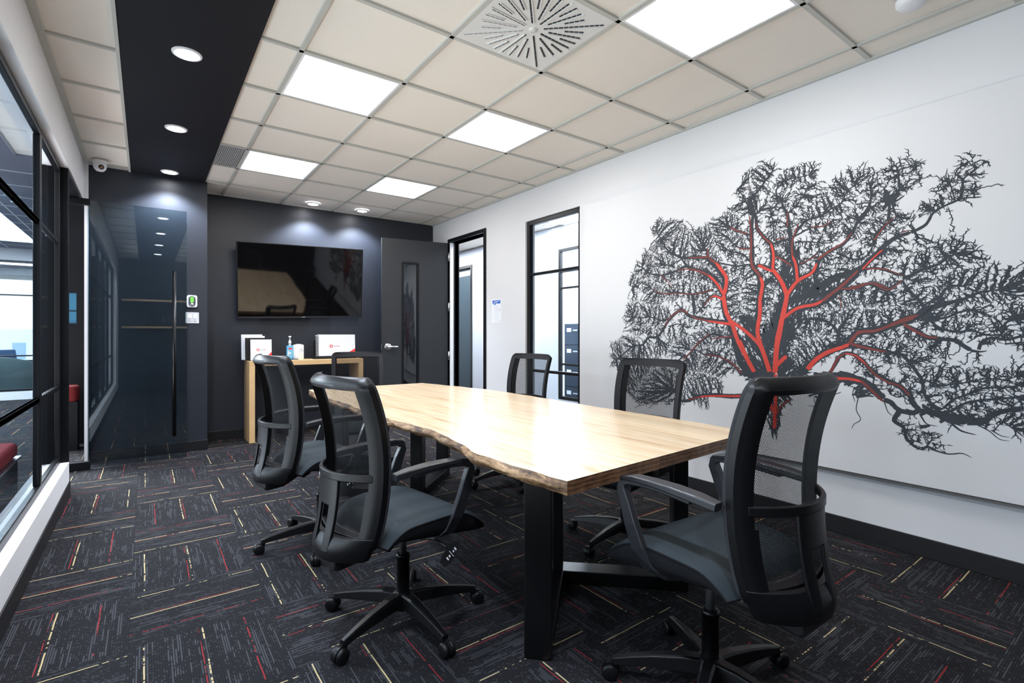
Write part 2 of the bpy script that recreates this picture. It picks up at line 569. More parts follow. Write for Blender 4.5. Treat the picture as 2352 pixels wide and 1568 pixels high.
# far charcoal wall and pier
struct('wall_far', MB().box(XC, XR + 0.12, YF, YF + 0.12, 0, HC + 0.01), M['dark'])
struct('wall_pier', MB().box(XL + 0.004, XC, YD, YF + 0.12, 0, HC + 0.01), M['dark'])
struct('wall_back', MB().box(-6, XR + 0.12, YB - 0.12, YB, 0, HC + 0.01), M['dark'])

# right wall with the door and window openings
DY0, DY1, DZ = 5.17, 6.02, 2.44
WY0, WY1, WZ0, WZ1 = 3.49, 4.34, 0.25, 2.42
w = MB()
xr2 = XR + 0.13
w.box(XR, xr2, DY1, YF, 0, HC + 0.01)
w.box(XR, xr2, DY0, DY1, DZ, HC + 0.01)
w.box(XR, xr2, WY1, DY0, 0, HC + 0.01)
w.box(XR, xr2, WY0, WY1, WZ1, HC + 0.01)
w.box(XR, xr2, WY0, WY1, 0, WZ0)
w.box(XR, xr2, YB, WY0, 0, HC + 0.01)
struct('wall_right', w, M['white'])

# left wall: sill wall, header and strip beside the pier
LY1, OY1 = 4.93, 6.00
w = MB()
w.box(-0.62, XL, YB, LY1, 0, 0.245)
w.box(-0.62, XL, YB, YD, 2.42, HC + 0.01); w.box(XL, XL + 0.030, OY1, YD, 2.42, HC + 0.01)
w.box(XL + 0.004, XL + 0.030, OY1, YD, 0, 2.42)
w.box(-0.62, XL, YB, -0.6, 0.245, 2.42)
struct('wall_left', w, M['white'])

# black rubber baseboards
bt = 0.008
struct('baseboard_right', MB().box(XR - bt, XR, YB, DY0 - 0.05, 0, 0.105).box(XR - bt, XR, DY1 + 0.05, YF, 0, 0.105), M['base'], bevel=0.003)
struct('baseboard_far', MB().box(XC, XR, YF - bt, YF, 0, 0.10), M['base'], bevel=0.003)
struct('baseboard_pier', MB().box(XL + 0.03, XC + bt, YD - bt, YD, 0, 0.10).box(XC, XC + bt, YD, YF, 0, 0.10), M['base'], bevel=0.003)
struct('baseboard_left', MB().box(XL, XL + bt, YB, LY1 + bt, 0, 0.105).box(-0.62, XL + bt, LY1, LY1 + bt, 0, 0.105), M['base'], bevel=0.003)


def glazing(name, axis, fixed, lo, hi, z0, z1, mull, bars, dep=0.055, fw=0.045, gname='glass_pane', bw=0.03):
    """steel window: frame lies in plane axis=fixed, runs lo..hi; posts at mull, cross bars at bars"""
    def bx(mb, a0, a1, zz0, zz1, d=dep):
        if axis == 'x': mb.box(fixed - d / 2, fixed + d / 2, a0, a1, zz0, zz1)
        else: mb.box(a0, a1, fixed - d / 2, fixed + d / 2, zz0, zz1)
    mb = MB()
    bx(mb, lo, lo + fw, z0, z1); bx(mb, hi - fw, hi, z0, z1)
    bx(mb, lo + fw, hi - fw, z1 - fw, z1); bx(mb, lo + fw, hi - fw, z0, z0 + fw)
    edges = [lo + fw] + [e for m in mull for e in (m - fw * 0.6, m + fw * 0.6)] + [hi - fw]
    for m in mull: bx(mb, m - fw * 0.6, m + fw * 0.6, z0 + fw, z1 - fw, dep * 1.15)
    for z in bars:
        for i in range(0, len(edges), 2): bx(mb, edges[i], edges[i + 1], z - bw / 2, z + bw / 2, dep * 0.8)
    o = struct(name, mb, M['steel'], bevel=0.004)
    for i in range(0, len(edges), 2):
        g = MB()
        a0, a1 = edges[i], edges[i + 1]
        if axis == 'x': g.add([(fixed, a0, z0 + fw), (fixed, a1, z0 + fw), (fixed, a1, z1 - fw), (fixed, a0, z1 - fw)], [(0, 1, 2, 3)])
        else: g.add([(a0, fixed, z0 + fw), (a1, fixed, z0 + fw), (a1, fixed, z1 - fw), (a0, fixed, z1 - fw)], [(0, 1, 2, 3)])
        g.build(gname, M['glass'], o)
    return o


glazing('window_1', 'x', -0.522, -0.6, LY1, 0.247, 2.42, [4.07, 2.98, 1.90, 0.80], [0.80, 1.86], dep=0.030, fw=0.045)
glazing('window_2', 'x', XR + 0.045, WY0, WY1, WZ0, WZ1, [], [0.80, 1.84], dep=0.05, fw=0.045)
# steel end post beside the glass door and the closed strip behind it
M['strip'] = simple('black_closure_panel', (0.002, 0.0025, 0.0035), 0.5, spec=0.15)
struct('trim_4', MB().box(-0.62, XL - 0.005, LY1, LY1 + 0.06, 0, 2.42).box(-0.64, -0.60, LY1 + 0.06, 5.33, 0, 2.42), M['strip'], bevel=0.004)
struct('trim_5', MB().box(-0.60, XL - 0.01, LY1 + 0.06, OY1, 2.385, 2.42), M['steel'], bevel=0.003)

# door in the right wall, standing open against the far wall
fr = MB()
fw = 0.05
for (a, b) in ((DY0 - fw, DY0), (DY1, DY1 + fw)): fr.box(XR - 0.014, xr2 + 0.014, a, b, 0, DZ + fw)
fr.box(XR - 0.014, xr2 + 0.014, DY0, DY1, DZ, DZ + fw)
fr.box(XR + 0.05, XR + 0.065, DY0, DY0 + 0.016, 0, DZ - 0.0); fr.box(XR + 0.05, XR + 0.065, DY1 - 0.016, DY1, 0, DZ)
door = struct('door_1', fr, M['steel'], bevel=0.002)
tag(MB().box(XR - 0.006, XR + 0.05, DY1 - 0.010, DY1 + 0.001, 0.0, DZ).build('jamb_edge', M['whiteplastic'], door), 'pale strip along the hinge jamb')
E2 = Vector((2.444, 6.172)); H2 = Vector((3.325, 6.035))
ang = math.atan2((E2 - H2).y, (E2 - H2).x)
LW = (E2 - H2).length


def leafpt(u, v, z):   # u along leaf from hinge, v towards the room
    d = Vector((math.cos(ang), math.sin(ang))); n = Vector((-d.y, d.x))
    if n.y > 0: n = -n
    p = H2 + d * u + n * v
    return (p.x, p.y, z)


def leafbox(mb, u0, u1, v0, v1, z0, z1, mi=0):
    vs = [leafpt(u, v, z) for z in (z0, z1) for v in (v0, v1) for u in (u0, u1)]
    return mb.add(vs, [(0, 2, 3, 1), (4, 5, 7, 6), (0, 1, 5, 4), (2, 6, 7, 3), (0, 4, 6, 2), (1, 3, 7, 5)], mi)


V0, V1, LZ = LW - 0.27, LW - 0.475, 2.435
wz0, wz1 = 0.40, 2.13
lf = MB()
leafbox(lf, 0, V1, -0.044, 0, 0.01, LZ); leafbox(lf, V0, LW, -0.044, 0, 0.01, LZ)
leafbox(lf, V1, V0, -0.044, 0, 0.01, wz0); leafbox(lf, V1, V0, -0.044, 0, wz1, LZ)
M['visionglass'] = glass('vision_glass_pane', (0.5, 0.55, 0.58), 1.0, 2.4)
M['doorpaint'] = paint_mat('charcoal_door_paint', (0.030, 0.033, 0.038), 0.45, 0.4)
leaf = lf.build('door_leaf', M['doorpaint'], door)
vf = MB()
for (a, b, c, d) in ((V1 - .012, V1 + .012, wz0, wz1), (V0 - .012, V0 + .012, wz0, wz1), (V1, V0, wz0 - .012, wz0 + .012), (V1, V0, wz1 - .012, wz1 + .012)):
    leafbox(vf, a, b, -0.046, 0.006, c, d)
vf.build('vision_frame', M['steel'], leaf)
gp = MB(); gp.add([leafpt(V1, -0.02, wz0), leafpt(V0, -0.02, wz0), leafpt(V0, -0.02, wz1), leafpt(V1, -0.02, wz1)], [(0, 1, 2, 3)])
gp.build('vision_glass', M['visionglass'], leaf)
hd = MB()
hc = Vector(leafpt(LW - 0.075, 0.0, 1.03)); d3 = Vector((math.cos(ang), math.sin(ang), 0)); n3 = Vector((-d3.y, d3.x, 0))
if n3.y > 0: n3 = -n3
def disc(mb, c, n, r, h, seg=24):
    mb.tube([c, c + n * h * 0.7, c + n * h], [r, r, r * 0.8], n=seg)
disc(hd, hc, n3, 0.044, 0.016)
hd.tube([hc + n3 * 0.012, hc + n3 * 0.05], 0.012, n=16)
hd.tube([hc + n3 * 0.05 + d3 * 0.012, hc + n3 * 0.052 - d3 * 0.06, hc + n3 * 0.046 - d3 * 0.125], [0.015, 0.014, 0.011], n=12)
hd.build('lever_handle', M['nickel'], leaf)
lt = MB(); leafbox(lt, LW - 0.001, LW + 0.004, -0.035, -0.008, 0.99, 1.07); lt.build('latch_plate', M['nickel'], leaf)
for zc in (2.245, 1.563, 0.90, 0.25):
    h = MB(); h.tube([(XR - 0.022, 6.022, zc - 0.058), (XR - 0.022, 6.022, zc + 0.058)], 0.009, n=12)
    h.box(XR - 0.024, XR - 0.0145, 6.022, 6.062, zc - 0.055, zc + 0.055)
    h.build('hinge', M['nickel'], door)

# pivoting glass door parked in front of the charcoal pier
gd = empty('door_2', kind='structure')
A = Vector((-0.416, 5.77)); B = Vector((0.318, 5.77))
dd = (B - A).normalized(); nn = Vector((dd.y, -dd.x)); GL = (B - A).length
def gpt(u, v, z): p = A + dd * u + nn * v; return (p.x, p.y, z)
def gbox(mb, u0, u1, v0, v1, z0, z1, mi=0):
    vs = [gpt(u, v, z) for z in (z0, z1) for v in (v0, v1) for u in (u0, u1)]
    return mb.add(vs, [(0, 2, 3, 1), (4, 5, 7, 6), (0, 1, 5, 4), (2, 6, 7, 3), (0, 4, 6, 2), (1, 3, 7, 5)], mi)
q = MB(); gbox(q, 0.0, GL, -0.005, 0.005, 0.012, 2.375)
pane = q.build('glass_leaf', [M['doorglass']], gd)
q = MB()
for v in (-1, 1): q.tube([gpt(GL - 0.10, v * 0.045, 0.225), gpt(GL - 0.10, v * 0.045, 1.79)], 0.0145, n=20)
for z in (0.45, 1.56): q.tube([gpt(GL - 0.10, -0.045, z), gpt(GL - 0.10, 0.045, z)], 0.008, n=12)
q.build('pull_bar', M['blackmetal'], gd)
q = MB(); gbox(q, -0.16, 0.02, -0.022, 0.022, 0.003, 0.072); q.build('bottom_pivot', M['steel'], gd, bevel=0.003)
q = MB(); gbox(q, -0.19, 0.02, -0.022, 0.022, 2.325, 2.383); q.build('top_pivot', M['steel'], gd, bevel=0.003)

# ------------------------------------------------------------------ ceiling lights
def light_panel(i, j, label):
    x0, y0 = GX[i], 2.327 + T * j
    t = empty('ceiling_light', (x0 + T / 2, y0 + T / 2, HC), label=label, cat='ceiling light', group='square light panels in the tiled ceiling')
    a, b = T / 2 - 0.012, T / 2 - 0.026
    f = MB()
    f.box(-a, a, -a, -b, -0.001, 0.010); f.box(-a, a, b, a, -0.001, 0.010); f.box(-a, -b, -b, b, -0.001, 0.010); f.box(b, a, -b, b, -0.001, 0.010)
    f.build('frame', M['whiteplastic'], t)
    MB().add([(-b, -b, 0.002), (b, -b, 0.002), (b, b, 0.002), (-b, b, 0.002)], [(0, 3, 2, 1)]).build('diffuser', M['lamp'], t, recalc=False)
    return t


light_panel(0, 1, 'large square light panel, nearer one in the row beside the black soffit')
light_panel(2, 1, 'square light panel right of centre, beyond the round slotted air diffuser')
light_panel(2, -2, 'largest square light panel at the top edge, nearest the tree mural')
light_panel(0, 4, 'square light panel next to the grey return air grille')
light_panel(2, 4, 'smallest square light panel, near the downlights over the television')


def downlight(x, y, label, grp, watts=DOWN_W, z=HC, r=0.058):
    t = empty('recessed_downlight', (x, y, z), label=label, cat='downlight', group=grp)
    MB().lathe([(r + 0.016, 0.0), (r + 0.014, -0.006), (r, -0.008), (r, 0.006), (r + 0.016, 0.006)], 32, caps=False).build('trim_ring', M['whiteplastic'], t)
    MB().lathe([(0.001, -0.003), (r, -0.003)], 32, caps=False).build('lens', M['spot'], t)
    l = bpy.data.lights.new('downlight_beam', 'SPOT'); l.energy = watts; l.color = (0.78, 0.86, 1.0)
    l.spot_size = math.radians(124); l.spot_blend = 0.5; l.shadow_soft_size = 0.05
    o = bpy.data.objects.new('downlight_beam', l); COL.objects.link(o); o.parent = t; o.location = (0, 0, -0.03)
    return t


gs = 'downlights in the black soffit'
downlight(0.185, 3.325, 'largest bright downlight in the black soffit, nearest the camera', gs, z=HC - 0.008)
downlight(0.185, 4.577, 'middle downlight of the three in the black soffit', gs, z=HC - 0.008)
downlight(0.185, 5.84, 'far downlight in the black soffit, close to the glass door wall', gs, z=HC - 0.008)
gr = 'downlights in the black soffit seen only mirrored in the glass door'
for yy, nm in ((2.07, 'uppermost'), (0.83, 'middle'), (-0.42, 'lowest')):
    downlight(0.185, yy, nm + ' of the downlight reflections in the glass door, in the black soffit', gr, z=HC - 0.008)
gt = 'downlights above the television'
downlight(1.624, 6.284, 'left small downlight in the tiles above the television', gt, 60)
downlight(2.221, 6.269, 'right small downlight in the tiles above the television', gt, 60)

# round slotted air diffuser
cx, cy = GX[1] + T / 2, 2.327 - T / 2
t = empty('air_diffuser', (cx, cy, HC), label='white square air diffuser with a round sunburst of slots in the ceiling', cat='air diffuser')
M['diffwhite'] = simple('diffuser_enamel', (0.74, 0.73, 0.71), 0.45, var=0.02)
a = T / 2 - 0.012
MB().box(-a, a, -a, a, 0.0, 0.012).build('face_plate', M['diffwhite'], t, bevel=0.002)
sl = MB(); vn = MB()
for k in range(32):
    th = 2 * PI * k / 32 + 0.05
    if k % 8 == 4: r0, r1 = 0.055, 0.345
    elif k % 2 == 0: r0, r1 = (0.055 if k % 4 == 0 else 0.085), 0.275
    else: r0, r1 = 0.165, 0.265
    if k % 8 == 4: r1 = 0.36
    c, s = math.cos(th), math.sin(th)
    if k % 8 == 4: r1 = min(r1, (a - 0.02) / max(abs(c), abs(s)))
    r = r0
    while r < r1 - 0.018:
        e = min(r + 0.022, r1)
        sl.obox(((r + e) / 2 * c, (r + e) / 2 * s, -0.0006), th, (e - r) / 2, 0.0042, 0.0012)
        r = e + 0.004
    vn.obox(((r0 + r1) / 2 * c - s * 0.009, (r0 + r1) / 2 * s + c * 0.009, -0.0025), th, (r1 - r0) / 2, 0.0030, 0.003)
sl.build('dark_slots', M['blackplastic'], t)
vn.build('blades', M['diffwhite'], t)
MB().lathe([(0.001, -0.006), (0.02, -0.006), (0.022, 0.0)], 24, caps=False).build('hub_screw_cap', M['diffwhite'], t)

# return air grille beside the soffit
gy0, gy1 = 2.327 + T * 4 + 0.012, 2.327 + T * 5 - 0.012
t = empty('return_grille', (0.6, (gy0 + gy1) / 2, HC), label='grey ribbed return air grille between soffit and light panel', cat='air grille')
hy = (gy1 - gy0) / 2
MB().box(-0.108, 0.084, -hy, hy, 0.006, 0.014).build('backing', M['blackplastic'], t)
q = MB()
x = -0.106
while x < 0.082:
    q.box(x, x + 0.008, -hy, hy, -0.002, 0.010); x += 0.0135
q.build('louvres', simple('grille_grey', (0.42, 0.42, 0.42), 0.5), t)

t = MB().lathe([(0.062, 0.0), (0.062, -0.02), (0.052, -0.034), (0.02, -0.04), (0.001, -0.04)], 40, c=(0, 0, 0), caps=False).build('smoke_detector', M['whiteplastic'], loc=(2.90, 0.79, HC))
tag(t, 'round white smoke detector on the ceiling tiles near the top right corner', 'smoke detector')

# dome camera on the left ceiling strip
t = empty('security_camera', (-0.337, 5.86, HC), label='small white dome security camera under the left ceiling strip', cat='security camera')
MB().lathe([(0.055, 0.0), (0.055, -0.018), (0.048, -0.03)], 32).build('mount', M['whiteplastic'], t)
MB().lathe([(0.046, -0.03), (0.05, -0.05), (0.044, -0.075), (0.028, -0.094), (0.001, -0.1)], 32, caps=False).build('housing', M['whiteplastic'], t)
c = Vector((0.012, -0.040, -0.066)); d = Vector((0.1, -0.85, -0.45)).normalized()
q = MB().tube([c - d * 0.01, c + d * 0.012], [0.022, 0.020], n=24)
ln = q.build('lens', M['blackplastic'], t)
MB().tube([c + d * 0.011, c + d * 0.0135], [0.012, 0.010], n=20).build('lens_glass', simple('lens_amber', (0.35, 0.16, 0.06), 0.2), ln)

# ------------------------------------------------------------------ wall fittings
t = empty('thermostat', (0.378, YD, 1.527), label='white rounded thermostat with a green screen on the charcoal pier', cat='thermostat')
MB().prism(rrect(-0.046, 0.046, -0.062, 0.062, 0.02), -0.024, 0, 'y').build('case', M['whiteplastic'], t, bevel=0.004)
MB().prism(rrect(-0.030, 0.030, -0.052, 0.052, 0.0295, 8), -0.027, -0.02, 'y').build('dark_face', simple('thermostat_face', (0.07, 0.07, 0.085), 0.4), t)
MB().prism(rrect(-0.014, 0.014, -0.012, 0.044, 0.010), -0.029, -0.025, 'y').build('screen', emit('green_screen', (0.12, 0.50, 0.05), 0.75), t)
q = MB()
for (a, b, c, d) in ((-.006, .006, .030, .034), (-.001, .005, .018, .026), (-.006, .0, .008, .016), (.001, .006, -.002, .004)): q.box(a, b, -0.0296, -0.0288, c, d)
q.build('digits', simple('screen_digits', (0.03, 0.14, 0.02), 0.5), t)
MB().lathe([(0.012, -0.034), (0.016, -0.031), (0.018, -0.026)], 24, c=(0, 0, -0.034), axis='y').build('dial', M['nickel'], t)

t = empty('light_switch', (0.3815, YD, 1.36), label='white double rocker light switch under the thermostat', cat='light switch')
MB().box(-0.058, 0.058, -0.006, 0, -0.056, 0.056).build('cover_plate', M['whiteplastic'], t, bevel=0.002)
for sx in (-0.022, 0.022):
    q = MB().add([(sx - 0.0155, -0.007, -0.034), (sx + 0.0155, -0.007, -0.034), (sx + 0.0155, -0.0125, 0.0) , (sx - 0.0155, -0.0125, 0.0), (sx - 0.0155, -0.0075, 0.034), (sx + 0.0155, -0.0075, 0.034),
                  (sx - 0.0155, -0.004, -0.034), (sx + 0.0155, -0.004, -0.034), (sx + 0.0155, -0.004, 0.034), (sx - 0.0155, -0.004, 0.034)],
                 [(0, 1, 2, 3), (3, 2, 5, 4), (0, 6, 7, 1), (4, 5, 8, 9), (0, 3, 4, 9, 6), (1, 7, 8, 5, 2)])
    q.build('rocker', M['whiteplastic'], t)
MB().box(-0.038, -0.006, -0.0068, -0.005, -0.040, -0.036).box(0.006, 0.038, -0.0068, -0.005, -0.040, -0.036).build('rocker_gap', M['greyprint'], t)

t = empty('wall_notice', (XR, 4.90, 1.47), label='white paper notice with a blue heading beside the open door', cat='notice')
MB().box(-0.0015, 0, -0.10, 0.10, -0.14, 0.14).build('sheet', M['paper'], t)
MB().box(-0.0025, -0.0015, -0.082, 0.082, 0.085, 0.125).box(-0.0025, -0.0015, 0.02, 0.045, 0.07, 0.085).build('blue_heading', simple('blue_print', (0.01, 0.12, 0.55), 0.5), t)
q = MB()
q.box(-0.003, -0.0025, -0.07, 0.05, 0.108, 0.116); q.box(-0.003, -0.0025, -0.02, 0.07, 0.092, 0.100)
for i in range(12):
    z = 0.05 - i * 0.0145
    q.box(-0.0022, -0.0015, -0.035 - 0.01 * ((i * 7) % 3), 0.045, z, z + 0.003)
q.build('small_print', simple('faint_print', (0.62, 0.64, 0.68), 0.6), t)
MB().box(-0.0025, -0.0015, -0.068, -0.060, -0.005, 0.022).box(-0.0025, -0.0015, 0.06, 0.068, -0.095, -0.085).box(-0.0025, -0.0015, -0.068, -0.056, -0.125, -0.118).build('marks', M['greyprint'], t)

# oak wall shelves behind the camera, mirrored in the glass door
for k, (z, nm) in enumerate(((1.92, 'upper'), (1.36, 'lower'))):
    t = MB().box(-0.40, 2.2, YB, YB + 0.25, z - 0.04, z).build('wall_shelf', M['oak'])
    tag(t, nm + ' oak wall shelf mirrored faintly in the glass door', 'shelf', 'oak shelves mirrored in the glass door')
M['wineglass'] = glass('clear_glassware', (0.9, 0.93, 0.95))
for k, nm in enumerate(('left', 'middle', 'right')):
    t = MB().lathe([(0.035, 0.0), (0.034, 0.003), (0.004, 0.008), (0.004, 0.085), (0.03, 0.11), (0.04, 0.15), (0.034, 0.20)], 24, caps=False).build('wine_glass', M['wineglass'], loc=(0.30 + 0.2 * k, YB + 0.13, 1.36))
    tag(t, nm + ' wine glass on the lower shelf mirrored in the glass door', 'wine glass', 'wine glasses on the lower shelf')
t = MB().lathe([(0.037, 0.0), (0.038, 0.01), (0.038, 0.19), (0.014, 0.24), (0.014, 0.31), (0.001, 0.312)], 24, caps=False).build('wine_bottle', simple('bottle_dark_glass', (0.02, 0.03, 0.02), 0.1), loc=(0.08, YB + 0.13, 1.36))
tag(t, 'dark wine bottle left of the wine glasses in the glass door reflection', 'bottle')

